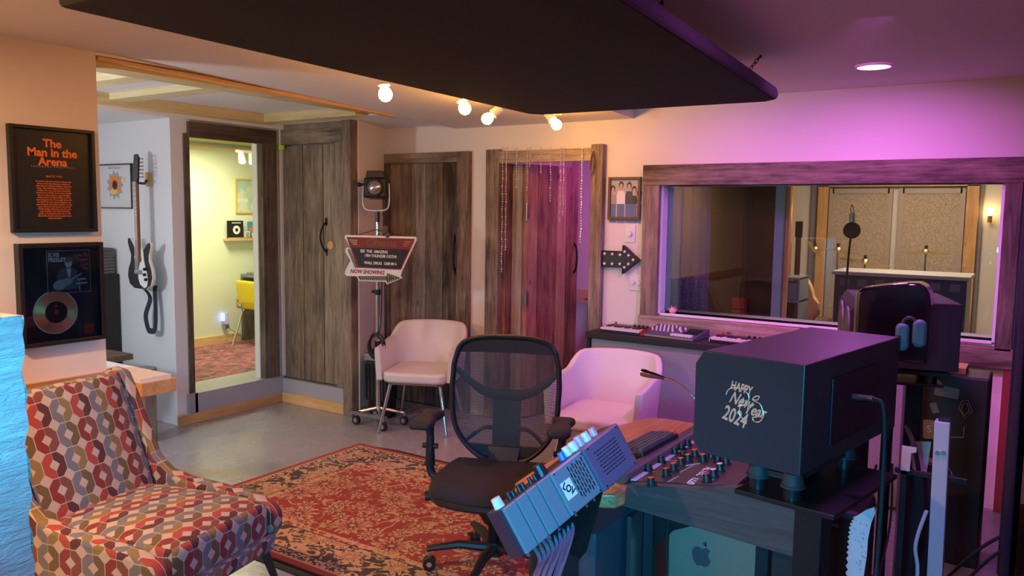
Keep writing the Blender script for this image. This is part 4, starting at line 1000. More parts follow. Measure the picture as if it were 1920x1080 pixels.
# rug --------------------------------------------------------------
def mk_rug(x0, x1, y0, y1):
    m, nt = newmat('persian_rug'); t = NT(nt)
    tc = t.n('ShaderNodeTexCoord'); sp = t.n('ShaderNodeSeparateXYZ'); t.l(tc.outputs['Object'], sp.inputs[0])
    cx, cy = (x1 - x0) / 2, (y1 - y0) / 2
    dx = t.math('SUBTRACT', cx, t.math('ABSOLUTE', sp.outputs[0])); dy = t.math('SUBTRACT', cy, t.math('ABSOLUTE', sp.outputs[1]))
    d = t.math('MINIMUM', dx, dy)
    dn = t.math('ADD', d, t.math('MULTIPLY', t.math('SUBTRACT', t.noise(t.coord(), 30, 2), .5), .012))
    RED, RED2, TAN, TAN2, NAVY = (.32, .028, .020), (.25, .020, .018), (.55, .35, .18), (.40, .24, .12), (.025, .022, .030)
    v0 = t.coord()
    def wobble(v, amt, sc):
        nd = t.n('ShaderNodeTexNoise'); t.l(v, nd.inputs['Vector']); nd.inputs['Scale'].default_value = sc; nd.inputs['Detail'].default_value = 2
        a = t.n('ShaderNodeVectorMath', operation='MULTIPLY_ADD'); t.l(nd.outputs['Color'], a.inputs[0]); a.inputs[1].default_value = (amt,) * 3; t.l(v, a.inputs[2]); return a.outputs[0]
    def flower(scale, off, petals, rad, rand=.85):
        vo = t.n('ShaderNodeTexVoronoi', voronoi_dimensions='2D'); mp = t.n('ShaderNodeMapping'); mp.inputs['Location'].default_value = off
        t.l(wobble(v0, .03, 18), mp.inputs[0]); t.l(mp.outputs[0], vo.inputs['Vector']); vo.inputs['Scale'].default_value = scale; vo.inputs['Randomness'].default_value = rand
        sb = t.n('ShaderNodeVectorMath', operation='SUBTRACT'); t.l(mp.outputs[0], sb.inputs[0]); t.l(vo.outputs['Position'], sb.inputs[1])
        s2 = t.n('ShaderNodeSeparateXYZ'); t.l(sb.outputs[0], s2.inputs[0])
        an = t.math('ARCTAN2', s2.outputs[1], s2.outputs[0])
        rr = t.math('MULTIPLY', vo.outputs['Distance'], 1.0)
        pet = t.math('ADD', .72, t.math('MULTIPLY', t.math('COSINE', t.math('MULTIPLY', an, float(petals))), .28))
        sel = t.n('ShaderNodeSeparateColor'); t.l(vo.outputs['Color'], sel.inputs[0])
        sz = t.math('MULTIPLY', rad, t.math('ADD', .65, t.math('MULTIPLY', sel.outputs[0], .5)))
        q = t.math('DIVIDE', rr, t.math('MULTIPLY', pet, sz)); return q, sel.outputs[1]
    def lt(a, b): return t.math('LESS_THAN', a, b)
    # vines
    vn = t.noise(wobble(v0, .10, 5), 4.2, 1.2, .5, .8)
    vine = lt(t.math('ABSOLUTE', t.math('SUBTRACT', vn, .5)), .010)
    vn2 = t.noise(t.coord(loc=(5, 2, 0)), 5.5, 1.5, .5, 1.4)
    vine2 = lt(t.math('ABSOLUTE', t.math('SUBTRACT', vn2, .52)), .010)
    leaf = t.noise(wobble(v0, .05, 9), 15, 2.2, .55, .9)
    leafm = t.math('GREATER_THAN', leaf, .60)
    field = t.mix(t.noise(v0, 60, 2), RED, RED2)
    field = t.mix(t.math('MULTIPLY', leafm, .85), field, TAN)
    field = t.mix(vine, field, TAN); field = t.mix(t.math('MULTIPLY', vine2, .8), field, TAN2)
    q, s = flower(6.8, (0, 0, 0), 7, .44)
    field = t.mix(lt(q, 1.15), field, RED); field = t.mix(lt(q, .92), field, TAN); field = t.mix(lt(q, .52), field, NAVY); field = t.mix(lt(q, .38), field, RED); field = t.mix(lt(q, .2), field, TAN)
    q, s = flower(3.0, (3.1, 1.7, 0), 11, .36)
    field = t.mix(lt(q, 1.1), field, RED2); field = t.mix(lt(q, .95), field, TAN); field = t.mix(lt(q, .72), field, TAN2); field = t.mix(lt(q, .55), field, RED); field = t.mix(lt(q, .30), field, NAVY); field = t.mix(lt(q, .18), field, TAN)
    # border
    bd = t.mix(t.noise(v0, 40, 2), NAVY, (.05, .035, .03))
    bn = t.noise(wobble(v0, .08, 7), 9, 2, .5, 1.)
    bd = t.mix(lt(t.math('ABSOLUTE', t.math('SUBTRACT', bn, .5)), .035), bd, TAN)
    bd = t.mix(t.math('MULTIPLY', t.math('GREATER_THAN', t.noise(wobble(v0, .06, 9), 13, 2.5, .55, .8), .545), .9), bd, TAN)
    q, s = flower(4.6, (1.3, .4, 0), 9, .44)
    bd = t.mix(lt(q, 1.1), bd, NAVY); bd = t.mix(lt(q, .95), bd, TAN); bd = t.mix(lt(q, .62), bd, (.42, .14, .08)); bd = t.mix(lt(q, .34), bd, TAN)
    dots = t.math('GREATER_THAN', t.noise(v0, 55, 1), .52)
    guard = t.mix(dots, TAN, NAVY)
    guard2 = t.mix(t.math('GREATER_THAN', t.noise(t.coord(loc=(1, 1, 0)), 45, 1), .55), TAN, RED)
    col = t.mix(lt(dn, .345), field, TAN)
    col = t.mix(lt(d, .338), col, guard2); col = t.mix(lt(dn, .305), col, NAVY); col = t.mix(lt(d, .298), col, bd)
    col = t.mix(lt(dn, .105), col, NAVY); col = t.mix(lt(d, .098), col, guard); col = t.mix(lt(d, .050), col, TAN); col = t.mix(lt(d, .038), col, RED)
    b = t.noise(v0, 420, 2)
    fade = t.noise(v0, 3, 3)
    col = t.mix(t.math('MULTIPLY', fade, .25), col, (.30, .16, .09))
    t.out(col, .95, 0, t.bump(t.math('ADD', b, leaf), .25, .003)); return m
RX0, RX1, RY0, RY1 = -3.83, -1.32, 2.37, 3.93
rg = thing('persian_rug', 'red persian rug with tan flowers and dark border on the concrete floor', 'rug', ((RX0 + RX1) / 2, (RY0 + RY1) / 2, 0))
MB().box(RX0, RX1, RY0, RY1, .004, .014).build('pile', mk_rug(RX0, RX1, RY0, RY1), rg, bevel=.003)
MB().prism([(RX0 + .02, RY0 - .045), (RX1, RY0 - .05), (RX1 + .06, RY1 + .02), (RX0 + .30, RY1 + .05), (RX0 + .03, RY1 + .01)], .004).build('underlay', 'rubber', rg)

# spotlight and cinema sign stand -----------------------------------
st = thing('light_stand', 'tall silver stand on casters carrying a black theatre spotlight', 'light stand', (-4.10, 4.40, 0))
ps = Vector((-4.095, 4.40, 0))
MB().cyl((ps.x, ps.y, .12), (ps.x, ps.y, 1.0), .017, seg=14).cyl((ps.x, ps.y, 1.0), (ps.x, ps.y, 1.56), .013, seg=14).build('pole', 'chrome', st, smooth=True)
MB().cyl((ps.x, ps.y, 1.53), (ps.x, ps.y, 1.62), .016, seg=12).build('spigot', 'black_metal', st)
MB().cyl((ps.x, ps.y, .99), (ps.x, ps.y, 1.03), .022, seg=12).box(ps.x - .05, ps.x - .01, ps.y - .012, ps.y + .012, 1.0, 1.02).build('clamp', 'black_metal', st)
MB().cyl((ps.x, ps.y, .60), (ps.x, ps.y, .64), .024, seg=12).build('clamp', 'black_metal', st)
b = MB()
for (dx, dy) in ((.17, .10), (-.15, .14), (-.13, -.10), (.15, -.12)):
    b.tube([(ps.x, ps.y, .13), (ps.x + dx, ps.y + dy, .095)], .014, 8)
b.box(ps.x - .18, ps.x + .18, ps.y - .13, ps.y - .10, .085, .11).build('base_frame', 'steel', st)
for (dx, dy) in ((.17, .10), (-.15, .14), (-.13, -.10), (.16, -.12)):
    x, y = ps.x + dx, ps.y + dy
    c = MB().cyl((x, y - .012, .035), (x, y + .012, .035), .034, seg=20).build('caster_wheel', 'rubber', st, smooth=True)
    MB().cyl((x, y - .014, .035), (x, y + .014, .035), .018, seg=14).cyl((x, y, .07), (x, y, .10), .01, seg=8).build('caster_hub', 'chrome', c)
# lamp head, turned a little to the camera
hz = R(28); ht = Vector((ps.x - .003, ps.y - .01, 1.785))
hm = Matrix.Translation(ht) @ Matrix.Rotation(hz, 4, 'Z') @ Matrix.Rotation(R(-4), 4, 'X')
hd = thing('theatre_spotlight_head', None, None, tuple(ht)); bpy.data.objects.remove(hd)
hb = MB().box(-.082, .082, -.06, .12, -.08, .065, None, hm).build('lamp_housing', 'black_metal', st, bevel=.012)
MB().prism([(-.07, 0), (.07, 0), (.060, .052), (-.060, .052)], .15, hm @ Matrix.Translation((0, .10, .066)) @ Matrix.Rotation(R(90), 4, 'X')).build('housing_vent', plain('dark_bronze', (.05, .035, .03), .5, .5), hb, bevel=.004)
fr = hm @ Matrix.Translation((0, -.062, -.006)) @ Matrix.Rotation(R(90), 4, 'X')
MB().lathe([(.068, 0), (.070, .012), (.056, .014), (.054, .0)], fr, 30, cap=False).build('lens_ring', 'black_metal', hb, smooth=True)
M['lens'] = plain('fresnel_lens', (.42, .38, .40), .12, .75)
MB().lathe([(.055, .002), (.042, .008), (.040, .005), (.028, .012), (.026, .009), (.001, .016)], fr, 30, cap=False).build('lens', 'lens', hb, smooth=True)
MB().tube([hm @ Vector(p) for p in ((-.095, 0, .03), (-.10, 0, -.10), (-.085, 0, -.155), (-.04, 0, -.17), (.04, 0, -.17), (.085, 0, -.155), (.10, 0, -.10), (.095, 0, .03))], .0045, 8, smooth=4).build('yoke', 'white', st, smooth=True)
MB().cyl(hm @ Vector((-.125, 0, .02)), hm @ Vector((-.085, 0, .02)), .013, .008, 10).sphere(hm @ Vector((-.13, 0, .02)), .018, 8, 6).build('yoke_knob', 'black', st)
b = MB().tube([(ps.x + .01, ps.y + .05, 1.70), (ps.x + .03, ps.y + .03, 1.45), (ps.x + .025, ps.y + .02, 1.1), (ps.x + .03, ps.y, .80), (ps.x + .02, ps.y - .02, .66)], .0045, 6, smooth=5)
b.build('cord', 'rubber', st)
# coiled cable hanging on pole
b = MB()
for k in range(5):
    c = Vector((ps.x + .025 + .004 * k, ps.y - .035 - .008 * k, .62 - .004 * k)); rr = .085 + .006 * math.sin(k * 2)
    b.tube([c + Vector((math.cos(a) * rr * .85, math.sin(a * 2 + k) * .006, math.sin(a) * rr)) for a in [2 * PI * i / 28 for i in range(28)]], .0055, 6, closed=True)
tag(b.build('coiled_cable', 'rubber', None, smooth=True), 'coil of black cable hung low on the silver light stand', 'cable')
# cinema sign
sp0 = Vector((-4.0, 4.30, 1.3)); sn = Vector((.42, -.90, -.05)).normalized()
def S(px4, py4, lay=0.0):
    return onP(620 + px4 / 4.156, 300 + py4 / 4.156, sp0, sn) + sn * lay
sx_ = Vector((-sn.y, sn.x, 0)).normalized()
c_ = S(390, 740); sgm = frame_mtx(c_, sx_, sn.cross(sx_) )
if (sgm.to_3x3() @ Vector((0, 0, 1))).dot(sn) < 0: sgm = frame_mtx(c_, sx_, -(sn.cross(sx_)))
sgi = sgm.inverted()
def poly2(pts): return [tuple((sgi @ S(*p)).xy) for p in pts]
sg = thing('cinema_sign', 'red and black cinema letter board sign hanging on the silver light stand', 'sign', (c_.x, c_.y, c_.z - .2))
def layer(name, pts, lay, th, mat, parent, **k): return MB().prism(poly2(pts), th, sgm @ Matrix.Translation((0, 0, lay))).build(name, mat, parent, **k)
bp = layer('board', [(112, 603), (116, 590), (128, 583), (658, 597), (673, 603), (675, 620), (562, 860), (548, 905), (565, 918), (440, 969), (430, 948), (228, 942), (205, 905), (128, 903), (113, 885), (118, 862), (158, 782), (118, 715), (120, 690), (136, 678), (160, 685)], 0, .014, 'white', sg, bevel=.003)
rd = layer('red_panel', [(130, 598), (658, 613), (654, 634), (552, 853), (215, 836)], .0142, .004, plain('sign_red', (.20, .012, .010), .5), sg)
bl = layer('letter_board', [(170, 680), (612, 696), (546, 842), (232, 826)], .0185, .003, 'black', sg)
olive = plain('sign_olive', (.055, .060, .012), .5)
g1 = layer('arrow_band', [(216, 903), (236, 932), (441, 936), (444, 956), (550, 917), (446, 880), (441, 903)], .0142, .003, olive, sg)
g2 = layer('side_band', [(136, 697), (154, 690), (216, 836), (196, 841)], .0142, .003, olive, sg)
b = MB()
def dot(x, y, r=3.1): 
    q = sgi @ S(x, y); rr = r / 4.156 * ((S(400, 700) - S(404.156, 700)).length)
    b.cyl(sgm @ Vector((q.x, q.y, .017)), sgm @ Vector((q.x, q.y, .0205)), rr, seg=8)
for i in range(13): dot(243 + i * 15.5, 912); dot(248 + i * 15.0, 926)
for x, y in ((455, 893), (455, 908), (455, 925), (455, 942), (472, 900), (487, 906), (502, 911), (472, 937), (488, 931), (505, 925), (522, 918)): dot(x, y)
for i in range(10): dot(146 + i * 5.9, 703 + i * 14.5); dot(156 + i * 5.6, 700 + i * 14.2)
b.build('marquee_dots', 'white', sg)
px_m = (S(400, 700) - S(404.156, 700)).length / 1.0   # metres per photo pixel on the sign
def stxt(body, px, py, size_px, mat, lay, parent, **k):
    q = sgi @ S(px, py); return text('lettering', body, size_px / 4.156 * px_m, mat, parent, sgm @ Matrix.Translation((q.x, q.y, lay)) @ Matrix.Rotation(R(-1.4), 4, 'Z'), ext=.0008, **k)
stxt("Cinema", 395, 645, 82, plain('dull_gold_print', (.17, .085, .02), .5), .0185, rd, shear=.35, bold=.0015, space=.95)
for (a, c2) in (((150, 618), (214, 622)), ((163, 634), (214, 637)), ((176, 650), (214, 652)), ((575, 632), (630, 634)), ((570, 648), (618, 650)), ((566, 664), (606, 666))):
    MB().prism(poly2([a, c2, (c2[0], c2[1] + 7), (a[0] + 5, a[1] + 7)]), .001, sgm @ Matrix.Translation((0, 0, .0183))).build('wing_mark', 'brass', rd)
stxt("SEE  THE  AMAZING", 345, 712, 30, 'white_ink', .0216, bl, bold=.0008, sx=.80)
stxt("1984 THUNDER OOTH!", 395, 748, 30, 'white_ink', .0216, bl, bold=.0008, sx=.80)
stxt("WALL DRUG  1208 MI\u2192", 395, 804, 30, 'white_ink', .0216, bl, bold=.0008, sx=.80)
stxt("NOW SHOWING", 290, 872, 41, 'red_ink', .0146, bp, shear=.2, bold=.0014, sx=.84)
MB().tube([S(200, 590), (ps.x, ps.y - .02, 1.475), S(600, 600)], .003, 6).build('hanging_wire', 'black', sg)
b = MB().sphere(S(432, 545) + Vector((0, -.01, 0)), .026, 12, 8, (1, .8, 1.3)).sphere(S(452, 585) + Vector((0, -.01, 0)), .02, 12, 8)
tag(b.build('bark_ornament', plain('brown_bark', (.11, .07, .045), .8, bump=.5, bscale=60), None, smooth=True), 'small brown lump ornament on the top edge of the cinema sign', 'ornament')
# black box on dolly beside stand
o = thing('tool_box', 'black box with grey tray lid and cable on top beside the light stand', 'box', (-4.07, 4.56, 0))
c = Vector((-4.24, 4.62, 0)); r = Matrix.Rotation(R(8), 4, 'Z')
m = Matrix.Translation(c) @ r
MB().box(-.12, .10, -.08, .05, .13, .44, None, m).build('body', 'black', o, bevel=.008)
b = MB()
for i in range(7): b.box(-.115 + i * .031, -.103 + i * .031, -.088, -.078, .15, .42, None, m)
b.build('ribs', 'black_gloss', o)
MB().box(-.13, .11, -.09, .06, .445, .50, None, m).build('tray', 'steel', o, bevel=.008)
b = MB()
for k in range(3): b.tube([m @ Vector((-.01 + math.cos(a) * (.09 - k * .01), -.015 + math.sin(a) * .05, .508 + k * .01)) for a in [2 * PI * i / 20 for i in range(20)]], .005, 6, closed=True)
b.build('cable_loop', 'rubber', o)
MB().box(-.10, .09, -.06, .04, .0, .13, None, m).build('dolly', 'black_metal', o)

# white armchairs ------------------------------------------------------
def white_chair(label, loc, rz):
    t0 = thing('white_armchair', label, 'armchair', loc, rz, 'white armchairs by the back wall', world=False)
    hw, hd, rc = .240, .235, .13     # half width, depth, corner radius (plan)
    def path(u):
        segs = [('l', (-hw, -hd), (-hw, hd - rc)), ('a', (-hw + rc, hd - rc), 180, 90), ('l', (-hw + rc, hd), (hw - rc, hd)), ('a', (hw - rc, hd - rc), 90, 0), ('l', (hw, hd - rc), (hw, -hd))]
        L = [2 * hd - rc, rc * PI / 2, 2 * (hw - rc), rc * PI / 2, 2 * hd - rc]; T = sum(L); s_ = u * T
        for k, (sg_, l) in enumerate(zip(segs, L)):
            if s_ <= l + 1e-9 or k == 4:
                a = min(1, s_ / l)
                if sg_[0] == 'l':
                    p0, p1 = Vector(sg_[1]), Vector(sg_[2]); p = p0.lerp(p1, a); d = (p1 - p0).normalized(); return p, Vector((-d.y, d.x))
                an = R(sg_[2] + (sg_[3] - sg_[2]) * a); return Vector(sg_[1]) + Vector((math.cos(an), math.sin(an))) * rc, Vector((math.cos(an), math.sin(an)))
            s_ -= l
    def prof(u):
        v = abs(u - .5) * 2          # 0 at back centre, 1 at arm fronts
        def ss(a, b, x): x = max(0, min(1, (x - a) / (b - a))); return x * x * (3 - 2 * x)
        return .765 - .012 * (v / .42) ** 2 * (v < .42) - .012 * (v >= .42) - .090 * ss(.33, .50, v) - .035 * ss(.48, 1., v)
    nu = 56; b = MB()
    rows = []
    for i in range(nu + 1):
        u = i / nu; p, nrm = path(u); zt_ = prof(u); back = 1 - min(1, abs(u - .5) * 2.2)
        th = .046; zb_ = .385
        lean = .085 * max(0, back) ; out = .025
        q = []
        for (off, z) in ((0, zb_), (0, .5), (0, zt_ - .02), (.008, zt_ - .004), (th * .5, zt_), (th - .006, zt_ - .005), (th, zt_ - .03), (th, .5), (th, zb_)):
            k = (z - zb_) / (.765 - zb_)
            pos = p + nrm * (off + out * k)
            q.append(Vector((pos.x, pos.y + lean * k, z)))
        rows.append(q)
    n = len(rows[0]); vs = [v for r_ in rows for v in r_]
    fs = [(i * n + j, (i + 1) * n + j, (i + 1) * n + (j + 1) % n, i * n + (j + 1) % n) for i in range(nu) for j in range(n)]
    fs += [tuple(range(n)), tuple(range(nu * n, nu * n + n))]
    b.raw(vs, fs); b.build('shell', 'white_vinyl', t0, bevel=.008, smooth=True)
    MB().prism(rrect(.482, .50, .08, 6), .075, Matrix.Translation((0, -.018, .375))).build('seat', 'white_vinyl', t0, bevel=.022, seg=4, smooth=True)
    MB().box(-.20, .20, -.22, -.19, .355, .376).box(-.20, .20, .16, .19, .355, .376).box(-.20, -.17, -.22, .19, .355, .376).box(.17, .20, -.22, .19, .355, .376).build('under_frame', 'steel', t0)
    for sx in (-1, 1):
        for sy in (-1, 1):
            MB().tube([(sx * .185, -.01 + sy * .19, .365), (sx * .255, -.01 + sy * .265, .004)], [.014, .010], 10).build('leg', 'chrome', t0, smooth=True)
            
    return t0
white_chair('white vinyl tub armchair in front of the closed barn door, the left of two', (-3.80, 4.57, 0), R(24))
white_chair('white vinyl tub armchair before the grey fabric cabinet, the right of two', (-2.10, 4.21, 0), R(8))

# cabinet with keyboards ----------------------------------------------
cb = thing('fabric_cabinet', 'low black cabinet with grey tweed front under the studio window', 'cabinet', (-1.7, 4.9, 0))
MB().box(-2.50, -.55, 4.70, 5.03, .785, .825).box(-2.50, -2.475, 4.72, 5.03, 0, .785).box(-2.475, -.55, 4.98, 5.03, 0, .785).build('carcass', 'black_matte', cb, bevel=.003)
MB().box(-2.472, -.56, 4.735, 4.77, .02, .782).build('front_panel', 'tweed', cb, bevel=.006)
def Tz(x, y, z, rz=0): return Matrix.Translation((x, y, z)) @ Matrix.Rotation(rz, 4, 'Z')
def mini_keys(label, loc, rz, wdt, dep, ends, nkeys):
    o = thing('mini_keyboard', label, 'keyboard', loc, rz, world=False)
    MB().box(-wdt / 2, wdt / 2, -dep / 2, dep / 2, 0, .022).box(-wdt / 2, wdt / 2, .0, dep / 2, .02, .034).build('body', 'black', o, bevel=.003)
    MB().box(wdt / 2, wdt / 2 + .008, -dep / 2 - .003, dep / 2 + .003, 0, .036).build('end_cheek', ends, o, bevel=.002)
    MB().box(-wdt / 2 - .004, -wdt / 2, -dep / 2, dep / 2, 0, .03).build('end_cheek', ends, o, bevel=.002)
    b = MB(); kw = (wdt - .02) / nkeys
    for i in range(nkeys): b.box(-wdt / 2 + .01 + i * kw + .0006, -wdt / 2 + .01 + (i + 1) * kw - .0006, -dep / 2 - .002, .0, .018, .031)
    b.build('white_keys', 'cream_key', o)
    b = MB()
    for i in range(nkeys):
        if i % 7 in (0, 1, 3, 4, 5): x = -wdt / 2 + .01 + (i + 1) * kw; b.box(x - kw * .27, x + kw * .27, -dep * .22, .002, .03, .039)
    b.build('black_keys', 'black', o)
    for i in range(4): MB().cyl((wdt * .12 + i * wdt * .1, dep * .25, .034), (wdt * .12 + i * wdt * .1, dep * .25, .048), .008, seg=12).build('knob', 'black', o)
    MB().cyl((-wdt / 2 + .03, dep * .42, .03), (-wdt / 2 + .03, dep * .42, .05), .007, seg=10).build('joystick', 'red', o)
    return o
mini_keys('small keyboard with red end cheek at the left end of the cabinet top', (-2.27, 4.855, .826), R(-3), .31, .19, 'red', 15)
o = thing('desktop_synthesizer', 'grey blue wedge synthesizer with many small knobs in the middle of the cabinet', 'synthesizer', (-1.93, 4.87, .826), R(-5), world=False)
MB().prism([(-.12, 0), (-.12, .018), (.11, .055), (.12, .05), (.12, 0)], .37, Matrix.Rotation(R(90), 4, 'Z') @ Matrix.Rotation(R(90), 4, 'X') @ Matrix.Translation((0, 0, -.185))).build('body', plain('slate_blue_metal', (.09, .09, .14), .4, .3), o, bevel=.003)
MB().box(-.18, .18, -.124, -.118, .004, .016).build('front_strip', 'steel', o)
def sz(y): return .018 + (y + .12) / .23 * .037
for i in range(5):
    for j in range(3): MB().cyl((-.15 + i * .028 + j * .008, -.03 + j * .045, sz(-.03 + j * .045)), (-.15 + i * .028 + j * .008, -.03 + j * .045, sz(-.03 + j * .045) + .018), .006, .005, 10).build('knob', 'cream_key', o)
for x, y in ((-.01, -.02), (.02, .02), (.045, -.01), (.01, .05), (.05, .045)): MB().cyl((x, y, sz(y)), (x, y, sz(y) + .016), .007, .006, 10).build('knob', 'cream_key', o)
for i in range(6): MB().box(.02 + i * .024, .04 + i * .024, -.112, -.075, sz(-.1), sz(-.09) + .012).build('key', 'cream_key', o, bevel=.001)
MB().box(.07, .17, -.04, .07, .045, .0462).build('screen', 'black_gloss', o) if False else MB().prism([(.07, -.045), (.17, -.045), (.17, .08), (.07, .08)], .002, Matrix.Translation((0, 0, sz(0))) @ Matrix.Rotation(R(9), 4, 'X')).build('screen', 'black_gloss', o)
mini_keys('small white keyboard partly hidden behind the near studio monitor', (-1.50, 4.86, .826), R(-4), .34, .15, 'white', 14)

# patterned armchair ----------------------------------------------------
def mk_pattern():
    m, nt = newmat('octagon_chain_fabric'); t = NT(nt)
    tc = t.n('ShaderNodeTexCoord'); sp = t.n('ShaderNodeSeparateXYZ'); t.l(tc.outputs['UV'], sp.inputs[0])
    PX, PY = .176, .100      # lattice period; the second set of rings sits on half-offsets
    def cell(ox, oy):  # truncated square tiling: octagon rings, small squares between
        u = t.math('ADD', t.math('DIVIDE', sp.outputs[0], PX), ox); v = t.math('ADD', t.math('DIVIDE', sp.outputs[1], PY), oy)
        iu = t.math('FLOOR', u); iv = t.math('FLOOR', v)
        fx = t.math('MULTIPLY', t.math('SUBTRACT', t.math('SUBTRACT', u, iu), .5), PX); fy = t.math('MULTIPLY', t.math('SUBTRACT', t.math('SUBTRACT', v, iv), .5), PY)
        ax = t.math('ABSOLUTE', fx); ay = t.math('ABSOLUTE', fy)
        a1 = t.math('DIVIDE', ax, .0440); a2 = t.math('DIVIDE', ay, .0500)
        oc = t.math('MAXIMUM', t.math('MAXIMUM', a1, a2), t.math('MULTIPLY', t.math('ADD', a1, a2), .665))
        di = t.math('ADD', t.math('DIVIDE', ax, .0200), t.math('DIVIDE', ay, .0235))
        return iu, iv, fx, oc, di
    CR = (.52, .43, .35)
    base = CR
    reds = [(.40, .05, .035), (.26, .06, .05), (.09, .02, .03), (.13, .07, .045)]
    cols = [[(.17, .18, .20), (.26, .20, .07)], [(.38, .05, .04), (.085, .02, .028)]]
    out = base
    for k, (ox, oy) in enumerate(((0, 0), (.5, 0))):
        iu, iv, fx, oc, di = cell(ox, oy)
        side = t.math('GREATER_THAN', fx, 0.0)
        par = t.math('ABSOLUTE', t.math('MODULO', iv, 2.0)); par2 = t.math('ABSOLUTE', t.math('MODULO', t.math('ADD', iv, iu), 3.0))
        if k == 0:
            c = t.mix(side, (.16, .175, .21), t.mix(par, (.235, .175, .065), (.13, .095, .045)))
        else:
            c = t.mix(side, t.mix(par, (.38, .055, .042), (.22, .022, .028)), t.mix(par, (.085, .020, .028), (.19, .060, .048)))
        ring = t.math('LESS_THAN', oc, .965)
        hole = t.math('LESS_THAN', di, 1.0)
        split = t.math('LESS_THAN', t.math('ABSOLUTE', fx), .0006)
        col = t.mix(split, c, CR); col = t.mix(hole, col, CR)
        out = t.mix(ring, out, col)
    n = t.noise(t.coord('UV'), 500, 2)
    out = t.mix(t.math('MULTIPLY', n, .25), out, (.08, .06, .05))
    t.out(out, .9, 0, t.bump(n, .2, .002), sheen=.1); return m
PAT = mk_pattern()
def plain_uv(b, f):   # explicit uv from a function of the vertex position
    b.bm.normal_update()
    for fc in b.bm.faces:
        for l in fc.loops: l[b.uv].uv = f(l.vert.co, fc.normal)
    return b
AO = Vector((-2.885, 1.765, 0)); AR = R(12.0)
ac = thing('patterned_armchair', 'low lounge armchair covered in red, olive and grey octagon chain fabric', 'armchair', tuple(AO), AR, world=False)
# local: +x is the front, y across
HW = .275
def cushion(b, f, nu=14, nv=14): b.grid(f, nu, nv)
# seat cushion
def soft_box(x0, x1, y0, y1, z0, z1, r, crown=.0, nx=16, ny=16, shear=0):
    """rounded cushion as a subdivided box"""
    b = MB(); bm = b.bm
    res = bmesh.ops.create_cube(bm, size=1.0)
    bmesh.ops.subdivide_edges(bm, edges=bm.edges[:], cuts=9, use_grid_fill=True)
    sx, sy, sz_ = x1 - x0, y1 - y0, z1 - z0
    for v in bm.verts:
        p = Vector((v.co.x * sx, v.co.y * sy, v.co.z * sz_))
        q = Vector((max(-sx / 2 + r, min(sx / 2 - r, p.x)), max(-sy / 2 + r, min(sy / 2 - r, p.y)), max(-sz_ / 2 + r, min(sz_ / 2 - r, p.z))))
        d = p - q
        if d.length > 1e-6: p = q + d.normalized() * r * (1 if max(abs(d.x), abs(d.y), abs(d.z)) > r * .98 else d.length / r)
        fx = 1 - (2 * p.x / sx) ** 2; fy = 1 - (2 * p.y / sy) ** 2
        if p.z > 0: p.z += crown * max(0, fx) * max(0, fy)
        v.co = Vector(((x0 + x1) / 2, (y0 + y1) / 2, (z0 + z1) / 2)) + p
    return b
b = soft_box(-.30, .405, -HW, HW, .27, .435, .055, .025)
for v in b.bm.verts: v.co.z += .02 * (v.co.x + .1) if v.co.z > .35 else 0
b.boxuv(); b.build('seat_cushion', PAT, ac, smooth=True, sub=1)
# back cushion leaning
b = soft_box(-.08, .08, -HW, HW, 0, .565, .05, .0)
for v in b.bm.verts:
    x, y, z = v.co; bul = .03 * max(0, 1 - (y / HW) ** 2) * (1 if x > 0 else 0)
    v.co = Vector((x + bul, y, z))
b.boxuv()
mt = Matrix.Translation((-.27, 0, .355)) @ Matrix.Rotation(R(-21), 4, 'Y')
b.bm.transform(mt); b.build('back_cushion', PAT, ac, smooth=True, sub=1)
# side panels: swept wings running from the back top down to the seat front
prof_t = [(-.55, .875), (-.48, .905), (-.42, .895), (-.37, .80), (-.31, .67), (-.245, .53), (-.17, .475), (-.06, .455), (.10, .445), (.28, .43), (.375, .40), (.405, .36), (.40, .30), (.37, .26)]
prof_b = [(.30, .235), (.0, .225), (-.28, .22), (-.34, .30), (-.43, .55), (-.52, .78)]
for sy in (-1, 1):
    yb = HW - .002 if sy > 0 else -HW - .068
    m = Matrix(((1, 0, 0, 0), (0, 0, 1, yb), (0, 1, 0, 0), (0, 0, 0, 1)))
    b = MB().prism(prof_t + prof_b, .07, m)
    plain_uv(b, lambda p, n_: (p.x * .8, p.z) if abs(n_.y) > .7 else ((p.x + p.z) * .9, p.y * 1.0)); b.build('side_panel', PAT, ac, bevel=.022, seg=4, smooth=True)
b = MB().hexa([(-.30, -HW, .22), (.40, -HW, .22), (.40, HW, .22), (-.30, HW, .22), (-.30, -HW, .30), (.42, -HW, .29), (.42, HW, .29), (-.30, HW, .30)]).boxuv()
b.build('seat_base', PAT, ac, bevel=.01)
b = MB().hexa([(-.33, -HW, .25), (-.28, -HW, .25), (-.28, HW, .25), (-.33, HW, .25), (-.55, -HW, .84), (-.50, -HW, .855), (-.50, HW, .855), (-.55, HW, .84)]).boxuv()
b.build('back_panel', PAT, ac, bevel=.01)
M['leg_wood'] = plain('dark_walnut_legs', (.035, .014, .009), .35)
for x, sx in ((.34, 1), (-.26, -1)):
    for y in (-.26, .27): MB().tube([(x, y, .24), (x + .08 * sx, y + (.03 if y > 0 else -.03), .002)], [.028, .015], 4).build('leg', 'leg_wood', ac)
